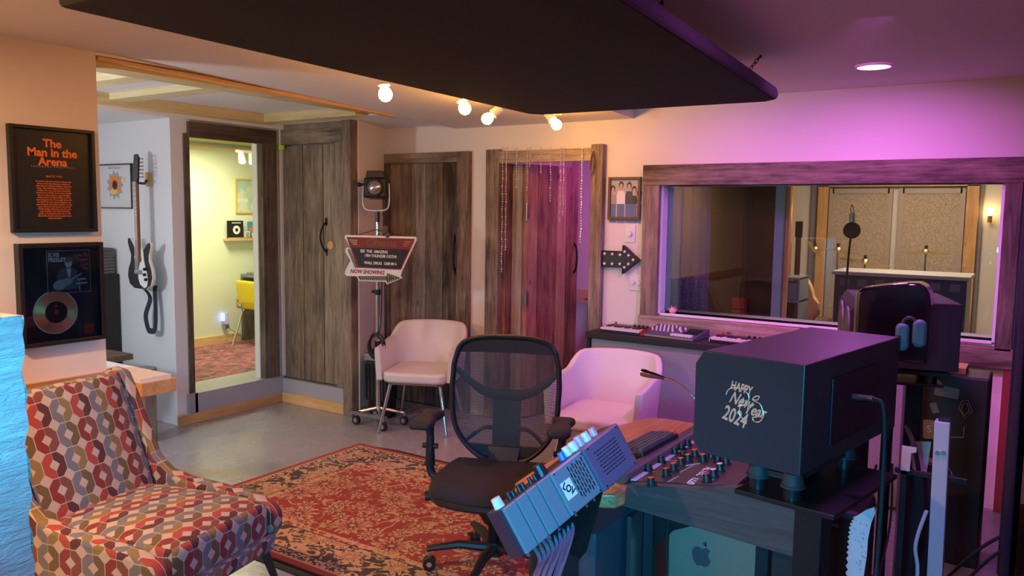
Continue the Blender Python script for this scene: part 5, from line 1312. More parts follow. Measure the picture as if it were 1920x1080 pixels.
# ================================================================== OFFICE CHAIR
def mk_mesh():
    m, nt = newmat('woven_mesh'); t = NT(nt)
    sp = t.n('ShaderNodeSeparateXYZ'); tc = t.n('ShaderNodeTexCoord'); t.l(tc.outputs['Object'], sp.inputs[0])
    k = 2 * PI / .0085
    a = t.math('SINE', t.math('MULTIPLY', t.math('ADD', sp.outputs[0], t.math('MULTIPLY', sp.outputs[2], .55)), k))
    b = t.math('SINE', t.math('MULTIPLY', t.math('SUBTRACT', sp.outputs[0], t.math('MULTIPLY', sp.outputs[2], .55)), k))
    h = t.math('GREATER_THAN', t.math('MULTIPLY', a, b), .10)
    h2 = t.math('GREATER_THAN', t.math('MULTIPLY', a, b), -.9)
    alpha = t.math('SUBTRACT', 1.0, h)
    t.out((.040, .028, .022), .6, alpha=alpha); return m
M['mesh'] = mk_mesh()
oc = thing('office_chair', 'black ergonomic swivel chair with mesh back standing on the rug', 'office chair', (-1.965, 2.87, .014), R(23), world=False)
ZS = -.014
def bx(z): return .205 + (z - .5) * .13          # back leans
outline = []
def halfw(z):
    pts = [(.455, .075), (.475, .13), (.53, .19), (.60, .232), (.68, .250), (.80, .256), (.90, .250), (.97, .232), (1.0, .205), (1.018, .15), (1.026, .07)]
    for (z0, w0), (z1, w1) in zip(pts, pts[1:]):
        if z0 <= z <= z1: return w0 + (w1 - w0) * (z - z0) / (z1 - z0)
    return pts[-1][1] if z > 1 else pts[0][1]
zs = [.455, .475, .53, .60, .68, .74, .80, .85, .90, .945, .97, 1.0, 1.018, 1.026]
R_ = [(halfw(z), z) for z in zs]; ringp = R_ + [(-x, z) for x, z in reversed(R_)]
ringp = [Vector((x, bx(z) - .03 * (abs(x) / .25) ** 2, z + ZS)) for x, z in ringp]
MB().tube(ringp, .016, 10, smooth=4, closed=True, flat=(1.15, .8)).build('back_frame', 'black', oc, smooth=True)
f = lambda u, v: (lambda z: Vector(((2 * u - 1) * halfw(z), bx(z) - .03 * ((2 * u - 1) * halfw(z) / .25) ** 2, z + ZS)))(.455 + .57 * v)
MB().grid(f, 20, 30).build('back_mesh', 'mesh', oc)
f2 = lambda u, v: (lambda z: Vector(((2 * u - 1) * halfw(z) * .99, bx(z) - .034 - .0 + .002 - .03 * ((2 * u - 1) * halfw(z) / .25) ** 2 + .03, z + ZS)))(.955 + .068 * v)
MB().grid(f2, 16, 4).build('top_band', 'seat_fabric', oc, solid=.006)
# lumbar support spine and wings behind the mesh
b = MB()
def yb(x, z): return bx(z) + .035 - .03 * (abs(x) / .25) ** 2
sp_ = [(-.07, .49), (.07, .49), (.065, .60), (.068, .74), (-.068, .74), (-.065, .60)]
b.hexa([(-.065, yb(0, .46), .455), (.065, yb(0, .46), .455), (.065, yb(0, .46) + .02, .455), (-.065, yb(0, .46) + .02, .455), (-.068, yb(0, .76), .745), (.068, yb(0, .76), .745), (.068, yb(0, .76) + .02, .745), (-.068, yb(0, .76) + .02, .745)])
for s_ in (-1, 1):
    pts = [(0, .735), (s_ * .06, .735), (s_ * .12, .752), (s_ * .19, .80), (s_ * .245, .855)]
    b.tube([(x, yb(x, z) , z) for x, z in pts], [.026, .026, .022, .018, .012], 8, smooth=0, flat=(1, .4) if False else (.45, 1))
    pts = [(s_ * .05, .50), (s_ * .10, .60), (s_ * .15, .60), (s_ * .20, .53)]
    b.tube([(s_ * .055, yb(0, .56), .575), (s_ * .10, yb(.1, .57), .578), (s_ * .15, yb(.15, .55), .548), (s_ * .19, yb(.19, .52) - .02, .515)], .010, 6, smooth=3)
b.hexa([(-.10, yb(0, .45) - .02, .45), (.10, yb(0, .45) - .02, .45), (.10, yb(0, .45) + .02, .45), (-.10, yb(0, .45) + .02, .45), (-.185, yb(.18, .51) - .01, .50), (.185, yb(.18, .51) - .01, .50), (.185, yb(.18, .51) + .01, .50), (-.185, yb(.18, .51) + .01, .50)])
b.hexa([(-.06, .13, .36), (.06, .13, .36), (.06, .20, .36), (-.06, .20, .36), (-.075, .20, .50), (.075, .20, .50), (.075, .235, .50), (-.075, .235, .50)])
b.build('lumbar_support', 'black', oc, smooth=True)
# seat
def seat(u, v):
    x = (2 * u - 1); y = (2 * v - 1)
    r = max(abs(x), abs(y)) ; 
    # squircle map
    xx = x * math.sqrt(max(0, 1 - y * y * .28)) * .255; yy = -.045 + y * math.sqrt(max(0, 1 - x * x * .28)) * .250
    z = .455 - .03 * max(0, -y) ** 3 + .012 * x * x - .006 * y - (.026 * max(0, (r - .86) / .14) ** 2)
    return Vector((xx, yy, z + ZS))
MB().grid(seat, 20, 20).build('seat', 'seat_fabric', oc, smooth=True, solid=.018)
rim = []
for k in range(44):
    a = 2 * PI * k / 44; x = math.cos(a); y = math.sin(a); s_ = 1 / max(abs(x), abs(y)); p = seat((x * s_ + 1) / 2, (y * s_ + 1) / 2); rim.append(p + Vector((0, 0, -.012)))
MB().tube(rim, .017, 8, closed=True).build('seat_rim', 'black', oc, smooth=True)
MB().box(-.17, .17, -.20, .14, .385, .425).build('seat_pan', 'black', oc, bevel=.02)
MB().lathe([(.045, .22), (.075, .27), (.10, .33), (.12, .39)], Matrix.Translation((0, -.02, 0)), 24).build('mechanism_shroud', 'black', oc, smooth=True)
MB().cyl((0, -.01, .09), (0, -.01, .26), .028, seg=18).build('gas_lift', 'black_metal', oc, smooth=True)
for s_ in (-1, 1):
    a = MB().tube([(s_ * .17, -.02, .40), (s_ * .26, -.02, .405), (s_ * .295, -.02, .44), (s_ * .298, -.015, .52)], .022, 10, smooth=4, flat=(1, .8)).cyl((s_ * .298, -.015, .46), (s_ * .298, -.015, .60), .023, .018, 12).cyl((s_ * .298, -.015, .60), (s_ * .305, -.02, .665), .017, .026, 12).build('arm_post', 'black', oc, smooth=True)
    MB().cyl((s_ * .298 - .035, -.015, .55), (s_ * .298 + .035, -.015, .55), .012, seg=10).build('arm_button', 'black', a)
    pad = soft_box(s_ * .30 - .048, s_ * .30 + .048, -.185, .075, .66, .70, .019, .006)
    for v in pad.bm.verts:
        t_ = (v.co.y + .185) / .26; v.co.x = s_ * .30 + (v.co.x - s_ * .30) * (1.05 - .35 * max(0, math.sin(PI * min(1, max(0, (t_ - .35) / .5))))) 
    pad.build('arm_pad', 'rubber', a, smooth=True)
MB().cyl((-.22, -.14, .37), (-.28, -.15, .365), .022, seg=12).build('tilt_knob', 'black', oc)
MB().cyl((.16, -.10, .38), (.27, -.11, .375), .009, seg=8).build('lever', 'black', oc)
hub = MB().cyl((0, -.01, .07), (0, -.01, .13), .045, .035, 20).build('base_hub', 'black', oc, smooth=True)
a0 = R(-23) + math.atan2(2.70 - 2.86, -2.183 + 1.964)
for k in range(5):
    a = a0 + k * 2 * PI / 5; d = Vector((math.cos(a), math.sin(a), 0)); L = .30
    lg = MB().tube([Vector((0, -.01, .10)) + d * .02, Vector((0, -.01, .115)) + d * .16, Vector((0, -.01, .095)) + d * L], [.028, .024, .018], 8, flat=(1, .75)).build('base_leg', 'black', oc, smooth=True)
    c = Vector((0, -.01, .0)) + d * (L - .01); px_ = Vector((-d.y, d.x, 0))
    w_ = MB().cyl(c + Vector((0, 0, .030)) - px_ * .024, c + Vector((0, 0, .030)) - px_ * .006, .029, seg=18).cyl(c + Vector((0, 0, .030)) + px_ * .006, c + Vector((0, 0, .030)) + px_ * .024, .029, seg=18).build('caster', 'black', lg, smooth=True)
    MB().cyl(c + Vector((0, 0, .03)), c + Vector((0, 0, .085)), .008, seg=8).cyl(c + Vector((0, 0, .030)) - px_ * .026, c + Vector((0, 0, .030)) + px_ * .026, .012, seg=12).build('caster_pin', 'chrome', w_)

# ================================================================== DESK
dk = thing('studio_desk', 'curved zebra wood studio desk with dark side panel', 'desk', (-1.0, 2.6, 0))
tp = [(965, 925), (966, 905), (990, 888), (1040, 858), (1100, 822), (1150, 801), (1190, 788), (1215, 783), (1245, 784), (1290, 791)]
pts = [onZ(*p, .745) for p in tp]
ptsl = [(p.x, p.y) for p in pts] + [(-1.05, 3.18), (-1.06, 2.95), (-1.065, 2.32), (-1.04, 2.245), (-1.05, 2.20), (-1.12, 2.16)]
p2 = onZ(990, 940, .745); ptsl = ptsl + [(-1.24, 2.02)]
MB().prism(ptsl, -.045, Matrix.Translation((0, 0, .745))).build('desktop', 'zebraY', dk, bevel=.006, seg=3)
# side panel, console well
MB().prism([(-1.085, .675), (-1.085, .745), (-.785, .79), (-.52, .86), (-.52, .64)], .03, frame_mtx((0, 2.33, 0), (1, 0, 0), (0, 0, 1))).build('side_panel', 'darkwood', dk)
MB().prism([(-.52, .64), (-.52, .86), (-.50, .86), (-.50, .60)], 1.0, frame_mtx((0, 3.30, 0), (1, 0, 0), (0, 0, 1))).build('rear_panel', 'black_matte', dk)
MB().prism([(-1.085, .60), (-1.085, .745), (-.785, .79), (-.52, .86), (-.52, .64)], .03, frame_mtx((0, 3.33, 0), (1, 0, 0), (0, 0, 1))).build('side_panel', 'darkwood', dk)
for x, y in ((-1.12, 2.50), (-.57, 2.36), (-1.12, 3.18), (-.55, 3.22)): MB().box(x - .03, x + .03, y - .025, y + .025, 0, .66).build('leg', 'black_matte', dk)
# padded rail
MB().tube([(-1.085, 2.30, .765), (-1.085, 3.22, .765)], .024, 10, flat=(1.2, .8)).build('wrist_rail', plain('charcoal_vinyl', (.06, .045, .05), .5), dk, smooth=True)
# the mixer
def Mx(u, v, h=0):   # u: 0 user side -> 1 rear, v along y
    p0 = Vector((-1.055, 2.335, .752)); ux = Vector((.34, 0, .056)); n_ = Vector((-.056, 0, .34)).normalized()
    return p0 + ux * u + Vector((0, v, 0)) + n_ * h
mxr = thing('mixing_console', 'sloped brown mixer panel with black rotary knobs set in the desk', 'mixer', (-.9, 2.8, .75))
MB().hexa([Mx(0, 0, -.01), Mx(1, 0, -.01), Mx(1, .93, -.01), Mx(0, .93, -.01), Mx(0, 0), Mx(1, 0), Mx(1, .93), Mx(0, .93)]).build('faceplate', plain('umber_faceplate', (.075, .050, .045), .35, .3, bump=.05), mxr, bevel=.002)
MB().hexa([Mx(-.02, 0, .0), Mx(.035, 0, .0), Mx(.035, .93, .0), Mx(-.02, .93, .0), Mx(-.02, 0, .003), Mx(.035, 0, .003), Mx(.035, .93, .003), Mx(-.02, .93, .003)]).build('edge_strip', 'cream_key', mxr)
kn = [(1222, 905, 'o'), (1217, 878, 'k'), (1250, 887, 'o'), (1264, 877, 'o'), (1278, 867, 'o'), (1241, 862, 'k'), (1266, 846, 'k'), (1279, 838, 'k'), (1290, 830, 'k'), (1282, 853, 'k'), (1291, 860, 'o'), (1304, 851, 'o'), (1319, 860, 'o'), (1334, 853, 'k'), (1347, 861, 'k'), (1326, 898, 'r'), (1339, 889, 'w'), (1351, 878, 'w'), (1362, 865, 'w')]
pn = (Mx(1, 0) - Mx(0, 0)).cross(Vector((0, 1, 0))).normalized()
for px, py, k in kn:
    c = onP(px, py + 6, Mx(0, 0, .0), pn); n_ = Vector((-.056, 0, .34)).normalized()
    o = MB().cyl(c, c + n_ * .006, .0165, seg=16).cyl(c + n_ * .006, c + n_ * .026, .013, .011, 12).build('knob', 'black', mxr)
    if k in 'orw': MB().cyl(c + n_ * .026, c + n_ * .0272, .0095, seg=12).build('knob_cap', {'o': 'orange', 'r': 'red', 'w': 'white'}[k], o)
lm = frame_mtx(Mx(.72, .30, .0012), (0, 1, 0), Mx(0, 0) - Mx(1, 0))
def ontext(body, px, py, size, a, b):
    c = onP(px, py, Mx(0, 0), pn) + Vector((0, 0, .0012)); A = onP(*a, Mx(0, 0), pn); B = onP(*b, Mx(0, 0), pn)
    y = Vector((0, 0, 1)).cross(B - A); return text('lettering', body, size, 'white_ink', mxr, frame_mtx(c, B - A, y), ext=.0003, bold=.0004)
ontext("ALTEC  1220", 1312, 892, .036, (1332, 875), (1292, 908))
b = MB()
for (a, c) in (((1252, 904), (1272, 893)), ((1275, 886), (1300, 873)), ((1205, 885), (1226, 885)), ((1248, 863), (1274, 865)), ((1330, 905), (1338, 899)), ((1300, 842), (1310, 846)), ((1284, 874), (1312, 869))):
    A = onP(*a, Mx(0, 0), pn) + Vector((0, 0, .001)); B = onP(*c, Mx(0, 0), pn) + Vector((0, 0, .001)); b.tube([A, B], .0008, 4)
b.build('printed_lines', 'white_ink', mxr)
# keyboard on desk
kb = thing('computer_keyboard', 'black mechanical keyboard with one orange key on the desk', 'keyboard', (-1.17, 2.66, .745), 0)
ka = Vector((-1.225, 2.845, .765)); kx = Vector((.085, -.31, 0)).normalized()   # long direction
ky = Vector((kx.y, -kx.x, 0)) * -1
km = frame_mtx(onZ(1176, 826, .772), Vector((.03, 1, 0)), Vector((-1, .03, -.10)))
kl, kwid = .30, .115
def K(u, v, h): 
    o_ = Vector((-1.205, 2.50, .764)); return o_ + Vector((.03, 1, 0)) * u + Vector((1, -.03, .16)) * v + Vector((-.16, 0, 1)).normalized() * h
MB().hexa([K(0, 0, 0), K(0, kwid, 0), K(kl, kwid, 0), K(kl, 0, 0), K(0, 0, .018), K(0, kwid, .018), K(kl, kwid, .018), K(kl, 0, .018)]).build('body', 'black', kb, bevel=.003)
b = MB()
M['keycap'] = plain('grey_keycaps', (.05, .055, .075), .5)
for r_ in range(5):
    for c_ in range(15):
        if r_ == 4 and c_ == 14: continue
        u0 = .008 + c_ * .0192; v0 = .006 + r_ * .021; g_ = .0018
        b.hexa([K(u0, v0, .018), K(u0, v0 + .019, .018), K(u0 + .0174, v0 + .019, .018), K(u0 + .0174, v0, .018), K(u0 + g_, v0 + g_, .027), K(u0 + g_, v0 + .019 - g_, .027), K(u0 + .0174 - g_, v0 + .019 - g_, .027), K(u0 + .0174 - g_, v0 + g_, .027)])
b.build('keycaps', 'keycap', kb)
MB().hexa([K(kl - .02, kwid - .027, .018), K(kl - .02, kwid - .006, .018), K(kl - .004, kwid - .006, .018), K(kl - .004, kwid - .027, .018), K(kl - .02, kwid - .025, .03), K(kl - .02, kwid - .008, .03), K(kl - .006, kwid - .008, .03), K(kl - .006, kwid - .025, .03)]).build('orange_key', 'orange', kb)
MB().cyl(K(.03, kwid - .01, 0), K(.03, kwid - .01, -.034), .008, seg=8).cyl(K(kl - .03, kwid - .01, 0), K(kl - .03, kwid - .01, -.034), .008, seg=8).build('foot', 'rubber', kb)
tag(MB().tube([K(kl, kwid * .7, .008), (-1.12, 2.90, .752), (-1.08, 3.02, .79), (-1.05, 3.06, .79)], .0028, 6, smooth=5).build('keyboard_cable', 'rubber', None), 'thin black cable from the computer keyboard over the desk', 'cable')

# modular rack of small units -------------------------------------------
Ar, Br = onZ(1153, 795, .955), onZ(943, 955, .815)
Cr = onZ(998, 1033, .70); Dr = onZ(1203, 860, .835)
# make a true rectangle from the three corners Ar, Br, Cr
ul = (Ar - Br); Lr = ul.length; ul.normalize()
us = (Cr - Br); us = us - ul * us.dot(ul); Wr = us.length; us.normalize()
nr = ul.cross(us).normalized()
if nr.dot(Vector((0, 0, CAM_H)) - Br) < 0: nr = -nr
def Q(u, v, h=0): return Br + ul * (u * Lr) + us * (v * Wr) + nr * h
rk = thing('module_rack', 'tilted rack of small pale metal audio modules at the near end of the desk', 'audio rack', (Br.x, Br.y, .70))
def slab(b, u0, u1, v0, v1, h0, h1): b.hexa([Q(u0, v0, h0), Q(u1, v0, h0), Q(u1, v1, h0), Q(u0, v1, h0), Q(u0, v0, h1), Q(u1, v0, h1), Q(u1, v1, h1), Q(u0, v1, h1)]); return b
b = MB(); slab(b, -.01, 1.0, -.01, 1.01, -.075, -.010); b.build('chassis', plain('plum_black_chassis', (.030, .018, .040), .4), rk, bevel=.004)
us_ = [0, .098, .185, .27, .375]
for i in range(4): b = MB(); slab(b, us_[i] + .004, us_[i + 1] - .006, .005, .985, -.012, 0); b.build('module_cover', 'grey_metal', rk, bevel=.002)
def vents(b, u0, u1, v0, v1, rows, along, h):
    for r_ in range(rows):
        f_ = (r_ + .5) / rows
        if along == 'u':
            v = v0 + (v1 - v0) * f_; n_ = 7
            for k in range(n_):
                ua = u0 + (u1 - u0) * k / n_; ub = ua + (u1 - u0) / n_ * .82; off = (r_ % 2) * (u1 - u0) / n_ * .4
                slab(b, ua + off * (k < n_ - 1), ub + off * (k < n_ - 1), v - .010, v + .010, h, h + .0006)
        else:
            u = u0 + (u1 - u0) * f_; n_ = 5
            for k in range(n_):
                va = v0 + (v1 - v0) * k / n_; vb = va + (v1 - v0) / n_ * .8; off = (r_ % 2) * .05
                slab(b, u - .004, u + .004, va + off, min(v1 + .05, vb + off), h, h + .0006)
b = MB(); slab(b, .375, .655, .005, .985, -.012, .004); big1 = b.build('vented_cover', 'grey_metal', rk, bevel=.004)
b = MB(); vents(b, .495, .635, .10, .82, 7, 'v', .004); b.build('vent_slots', 'black', big1)
b = MB(); slab(b, .655, 1.0, -.02, 1.02, -.02, .012); big2 = b.build('vented_cover', plain('purple_lit_grey_metal', (.16, .12, .20), .45, .3), rk, bevel=.006)  # purple light falling on this cover is put into its colour
b = MB(); vents(b, .715, .93, .18, .78, 8, 'u', .012); b.build('vent_slots', 'black', big2)
b = MB()
for (u, v, h) in ((.40, .06, .004), (.64, .06, .004), (.64, .94, .004), (.40, .94, .004), (.69, .05, .012), (.97, .05, .012), (.97, .95, .012), (.69, .95, .012)): b.cyl(Q(u, v, h), Q(u, v, h + .001), .003, seg=8)
b.build('screw', 'black', rk)
sk = MB(); slab(sk, .40, .485, .30, .68, .004, .0048); sk = sk.build('sticker', 'white', rk, bevel=.0)
text('lettering', "LOV", .030, 'black', sk, frame_mtx(Q(.442, .49, .0052), Q(.47, .70) - Q(.40, .36), nr.cross(Q(.47, .70) - Q(.40, .36))), ext=.0003, bold=.001, sx=.8)
# front controls peeking over the upper long edge
fd = -us
cols_ = ['white', 'white', 'black', 'black', 'black', 'black', 'black', 'black', 'orange_key', 'white', 'blue', 'white', 'pink']
M['blue'] = plain('blue_plastic', (.03, .15, .60), .4); M['pinkp'] = plain('pale_pink_plastic', (.65, .35, .5), .4)
ctl = [(.035, 'white', .016, .03), (.12, 'black', .008, .022), (.15, 'black', .008, .018), (.20, 'black', .008, .022), (.23, 'black', .008, .02), (.29, 'black', .007, .02), (.33, 'black', .007, .02), (.385, 'black', .02, .035), (.57, 'blue', .012, .025), (.62, 'white', .013, .03), (.68, 'white', .015, .03), (.74, 'pinkp', .015, .034), (.80, 'white', .015, .030), (.87, 'pinkp', .013, .028)]
for u, c, r_, l in ctl:
    p = Q(u, 0, -.035) + us * .0; MB().cyl(p, p + fd * l, r_, r_ * .85, 12).build('knob', c, rk)
b = MB()
for u in (.05, .14, .22, .3, .45, .55, .62, .75, .8, .86): p = Q(u, 1.0, -.03); b.cyl(p, p + us * .014, .007, seg=8)
b.build('jack', 'chrome', rk)
# stand below it
stn = thing('desk_side_bracket', 'black angled bracket holding up the module rack', 'bracket', (-.95, 1.75, 0))
b = MB(); b.hexa([Q(.22, .98, -.12), Q(.72, .98, -.12), Q(.72, 1.0, -.02), Q(.22, 1.0, -.02), Q(.30, 1.0, -.12) - Vector((0, 0, .20)), Q(.62, 1.0, -.12) - Vector((0, 0, .17)), Q(.62, 1.0, -.05) - Vector((0, 0, .17)), Q(.30, 1.0, -.05) - Vector((0, 0, .20))])
b.build('arm', 'black_metal', stn)
pb = Q(.40, .95, -.10); 
MB().box(pb.x - .06, pb.x + .06, pb.y - .03, pb.y + .06, 0, pb.z - .08).build('column', 'black_matte', stn)
MB().box(pb.x - .2, pb.x + .16, pb.y - .12, pb.y + .2, 0, .02).build('foot_plate', 'black_matte', stn)
# cable loom
b = MB()
for k in range(9):
    u = .10 + k * .035; p = Q(u, 1.0, -.03); j = random.uniform
    b.tube([p, p + us * .04 + Vector((0, 0, -.01)), Vector((Br.x + .12 + .008 * k, Br.y - .05 + j(-.01, .01), .62 + j(-.02, .02))), Vector((Br.x + .10 + .006 * k, Br.y - .04, .40)), Vector((Br.x + .09 + j(-.02, .02), Br.y - .0, .02))], .006, 6, smooth=5)
tag(b.build('cable_loom', plain('grey_cables', (.13, .11, .15), .5), None, smooth=True), 'bundle of grey cables hanging from the module rack to the floor', 'cables')

# gooseneck lamp ---------------------------------------------------------
gl = thing('gooseneck_lamp', 'small chrome gooseneck desk lamp bending out from behind the near monitor', 'lamp', (-.86, 2.75, .8))
yy = 2.75
G = [onY(1245, 709, yy), onY(1262, 714, yy), onY(1283, 727, yy), onY(1302, 746, yy), onY(1318, 775, yy), onY(1325, 820, yy)]
MB().tube(G, .0042, 8, smooth=6).build('neck', 'chrome', gl, smooth=True)
h0, h1 = onY(1203, 698, yy), onY(1246, 709, yy); dd = (h1 - h0).normalized()
MB().tube([h0, h0 + dd * .015, h0 + dd * .05, h1], [.014, .0155, .0125, .006], 12).build('head', plain('dark_chrome', (.35, .30, .36), .2, 1), gl, smooth=True)
MB().cyl(G[-1] + Vector((0, 0, .01)), Vector((G[-1].x, yy, .80)), .012, seg=12).build('socket', 'black_metal', gl)

# studio monitors ----------------------------------------------------------
def monitor(label, corner, ang, z1, w_, d_, h_, party):
    """corner: near end of the baffle (plan); ang: direction of the long side; baffle looks to local -x"""
    o = thing('studio_monitor', label, 'loudspeaker', (corner[0], corner[1], z1 - h_), ang, world=False, group=None)
    # local x: from baffle to back, local y: along the width
    bv = .022
    prof = [(bv * .9, 0), (0, bv * 1.2), (0, h_ - bv * 1.6), (bv * 1.0, h_), (d_, h_), (d_, 0)]
    m = Matrix(((1, 0, 0, 0), (0, 0, 1, 0), (0, 1, 0, 0), (0, 0, 0, 1)))
    MB().prism(prof, w_, m).build('cabinet', party, o, bevel=.003)
    MB().box(-.004, .004, .012, w_ - .012, .03, h_ - .04).build('baffle', 'black', o, bevel=.003)
    for y, r_ in ((w_ * .24, h_ * .36), (w_ * .76, h_ * .36)):
        mm = Matrix.Translation((-.004, y, h_ / 2)) @ Matrix.Rotation(R(-90), 4, 'Y')
        wf = MB().lathe([(r_, 0), (r_, .006), (r_ * .88, .008), (r_ * .80, .003), (r_ * .4, -.0), (r_ * .3, .004), (.001, .010)], mm, 28).build('woofer', plain('grey_cone', (.12, .11, .11), .5), o, smooth=True)
    mm = Matrix.Translation((-.004, w_ * .5, h_ * .55)) @ Matrix.Rotation(R(-90), 4, 'Y')
    MB().lathe([(h_ * .16, 0), (h_ * .16, .004), (h_ * .06, .001), (.001, .004)], mm, 22).build('tweeter', 'steel', o, smooth=True)
    bp_ = MB().box(d_ - .001, d_ + .004, w_ * .25, w_ * .75, h_ * .15, h_ * .8).build('amplifier_plate', 'black_metal', o, bevel=.002)
    return o
M['teal_side'] = plain('satin_black_cabinet', (.020, .019, .023), .38, bump=.03, bscale=260, spec=.35)
c1 = onZ(1305, 655, 1.28); c2 = onZ(1510, 685, 1.28); c3 = onZ(1740, 638, 1.28); c4_ = onZ(1565, 612, 1.28)
ang = math.atan2((c2 - c1).y, (c2 - c1).x); dep = (c2 - c1).length; wid = (c3 - c2).length
near = monitor('near studio monitor lying on its side with a gold happy new year sticker', (c1.x, c1.y), ang, 1.28, wid, dep, .262, 'teal_side')
# gold sticker on the near end face
NM = Matrix.Translation((c1.x, c1.y, 1.28 - .262)) @ Matrix.Rotation(ang, 4, 'Z')
pe = NM @ Vector((0, 0, 0)); ne = (NM.to_3x3() @ Vector((0, -1, 0)))
M['foil'] = plain('copper_foil', (.85, .58, .38), .45, .8)
NMi = NM.inverted()
def E_(px, py): return NMi @ (onP(px, py, pe, ne)) 
stk = bpy.data.objects.new('sticker', None); bpy.data.objects.remove(stk)
def etext(body, px, py, size, parent, rot=0, shear=0, bold=.001, sx=1, space=1):
    c = E_(px, py); me = Matrix.Translation((c.x, -.0008, c.z)) @ Matrix.Rotation(R(90), 4, 'X') @ Matrix.Rotation(R(rot), 4, 'Z')
    return text('sticker_lettering', body, size, 'foil', parent, me, shear=shear, bold=bold, ext=.0004, sx=sx, space=space)
etext("HAPPY", 1390, 728, .030, near, -8, .1, .0008, .62)
etext("New", 1388, 751, .042, near, -10, .45, .0006, .7)
etext("Year", 1414, 770, .038, near, -4, .45, .0008, .75)
etext("2024", 1378, 782, .052, near, -13, .1, .0010, .62)
b = MB()
def ecurve(pts, r): b.tube([Vector((E_(*p).x, -.0012, E_(*p).z)) for p in pts], r, 6, smooth=6, flat=(1, 1))
ecurve([(1362, 740), (1366, 731), (1378, 727), (1396, 732), (1405, 745), (1398, 758), (1384, 762)], .0014)
ecurve([(1411, 748), (1420, 750), (1424, 743), (1416, 744), (1412, 750), (1425, 757), (1430, 768), (1432, 780), (1424, 791), (1414, 789), (1412, 783), (1420, 782)], .0013)
ecurve([(1395, 745), (1386, 775), (1402, 790)], .0012)
b.build('sticker_flourish', 'foil', near)
# far monitor
f1 = onZ(1580, 543, 1.275); f2 = onZ(1683, 560, 1.275)
fc = onZ(1828, 575, 1.275)
far = monitor('far studio monitor facing left with a round cone, behind the glossy black speaker', (-.615, 3.46), R(16), 1.28, .50, .40, .27, 'black_matte')
# glossy rounded speaker between the two monitors
gs = thing('glossy_speaker', 'glossy black speaker with a curved top between the two studio monitors', 'loudspeaker', (-.5, 3.3, 1.1))
y0, y1 = 3.12, 3.40
A1_ = onY(1607, 545, y0); 
pr = [(1605, 560), (1607, 545), (1618, 540), (1650, 536), (1700, 531), (1722, 531), (1734, 537), (1742, 550), (1745, 565)]
top_ = [onY(p[0], p[1], y0) for p in pr]; 
prf = [(v.x, v.z) for v in top_] ; x0_, x1_ = prf[0][0], prf[-1][0]
prf = [(x0_, 1.10)] + prf + [(x1_, 1.10)]
MB().prism(prf, .13, frame_mtx((0, y0 + .13, 0), (1, 0, 0), (0, 0, 1))).build('cabinet', 'black_gloss', gs, bevel=.012, smooth=True, seg=3)
MB().box(x0_ - .006, x0_ + .002, y0 + .01, y0 + .12, 1.12, prf[2][1] - .01).build('front_grille', 'chrome', gs)
MB().cyl(((x0_ + x1_) / 2, y0 + .06, 0), ((x0_ + x1_) / 2, y0 + .06, 1.10), .02, seg=12).build('pole', 'black_metal', gs)
MB().cyl(((x0_ + x1_) / 2, y0 + .06, 0), ((x0_ + x1_) / 2, y0 + .06, .02), .12, seg=24).build('base', 'black_metal', gs)
# a little folded blue handle shape behind it
hb_ = thing('headphones', 'pair of grey blue padded headphones hanging behind the near monitor', 'headphones', (-.32, 2.54, 1.2))
for px in (1690, 1722):
    c = onY(px, 622, 2.53)
    MB().prism(rrect(.036, .080, .017, 5), .026, frame_mtx((c.x, 2.545, c.z - .015 + (.01 if px > 1700 else 0)), (1, .2, 0), (0, 0, 1))).build('ear_pad', plain('slate_pad', (.10, .15, .22), .6), hb_, bevel=.008, smooth=True)
MB().tube([onY(1690, 612, 2.53), onY(1699, 598, 2.535), onY(1712, 598, 2.535), onY(1722, 608, 2.53)], .006, 8, smooth=5).build('headband', 'black', hb_, smooth=True)
MB().tube([(-.33, 2.47, 1.2), (-.325, 2.50, 1.24), (-.32, 2.54, 1.27)], .004, 6).build('hook', 'black_metal', hb_)
tag(MB().box(-.46, -.34, 2.70, 2.90, 1.0, 1.012).build('headphone_ledge', 'black_matte', None), 'small black ledge carrying the padded headphones', 'ledge') if False else None

# speaker stands --------------------------------------------------------
def spk_stand(label, m, w_, d_, zt_, group, over=.09):
    o = thing('speaker_stand', label, 'speaker stand', tuple(m @ Vector((0, 0, 0))), 0)
    pl_ = zt_ - .062
    MB().box(.13, d_ + over, -.02 if over > 0 else .04, w_ * .62, pl_ - .012, pl_, None, m).build('plate', 'black_metal', o, bevel=.002)
    for (x, y) in ((.165, .035 if over > 0 else .08), (d_ - (.025 if over > 0 else .08), .02 if over > 0 else .08), (.165, w_ * .55), (d_ - (.03 if over > 0 else .08), w_ * .55)):
        q = MB().cyl(m @ Vector((x, y, pl_)), m @ Vector((x, y, zt_ - .03)), .021, seg=20).build('pillar', 'black_metal', o, smooth=True)
        MB().cyl(m @ Vector((x, y, zt_ - .03)), m @ Vector((x, y, zt_ - .0005)), .026, .022, 20).cyl(m @ Vector((x, y, zt_ - .034)), m @ Vector((x, y, zt_ - .028)), .029, seg=20).build('isolator', 'rubber', q, smooth=True)
    MB().box(.15, d_ - .02, .03, w_ * .55, zt_ - .026, zt_ - .012, None, m).build('cradle', 'black', o)
    xc = d_ - .01 if over > 0 else d_ * .6
    MB().box(xc, xc + .065, .0 if over > 0 else .15, .06 if over > 0 else .21, 0, pl_ - .012, None, m).build('column', 'black_metal', o, bevel=.004)
    MB().box(d_ - .24, d_ + .06, .0, .30, 0, .012, None, m).build('foot', 'black_metal', o)
    return o
spk_stand('black stand with round isolation pillars under the near studio monitor', Matrix.Translation((c1.x, c1.y, 0)) @ Matrix.Rotation(ang, 4, 'Z'), wid, dep, 1.28 - .262, None)
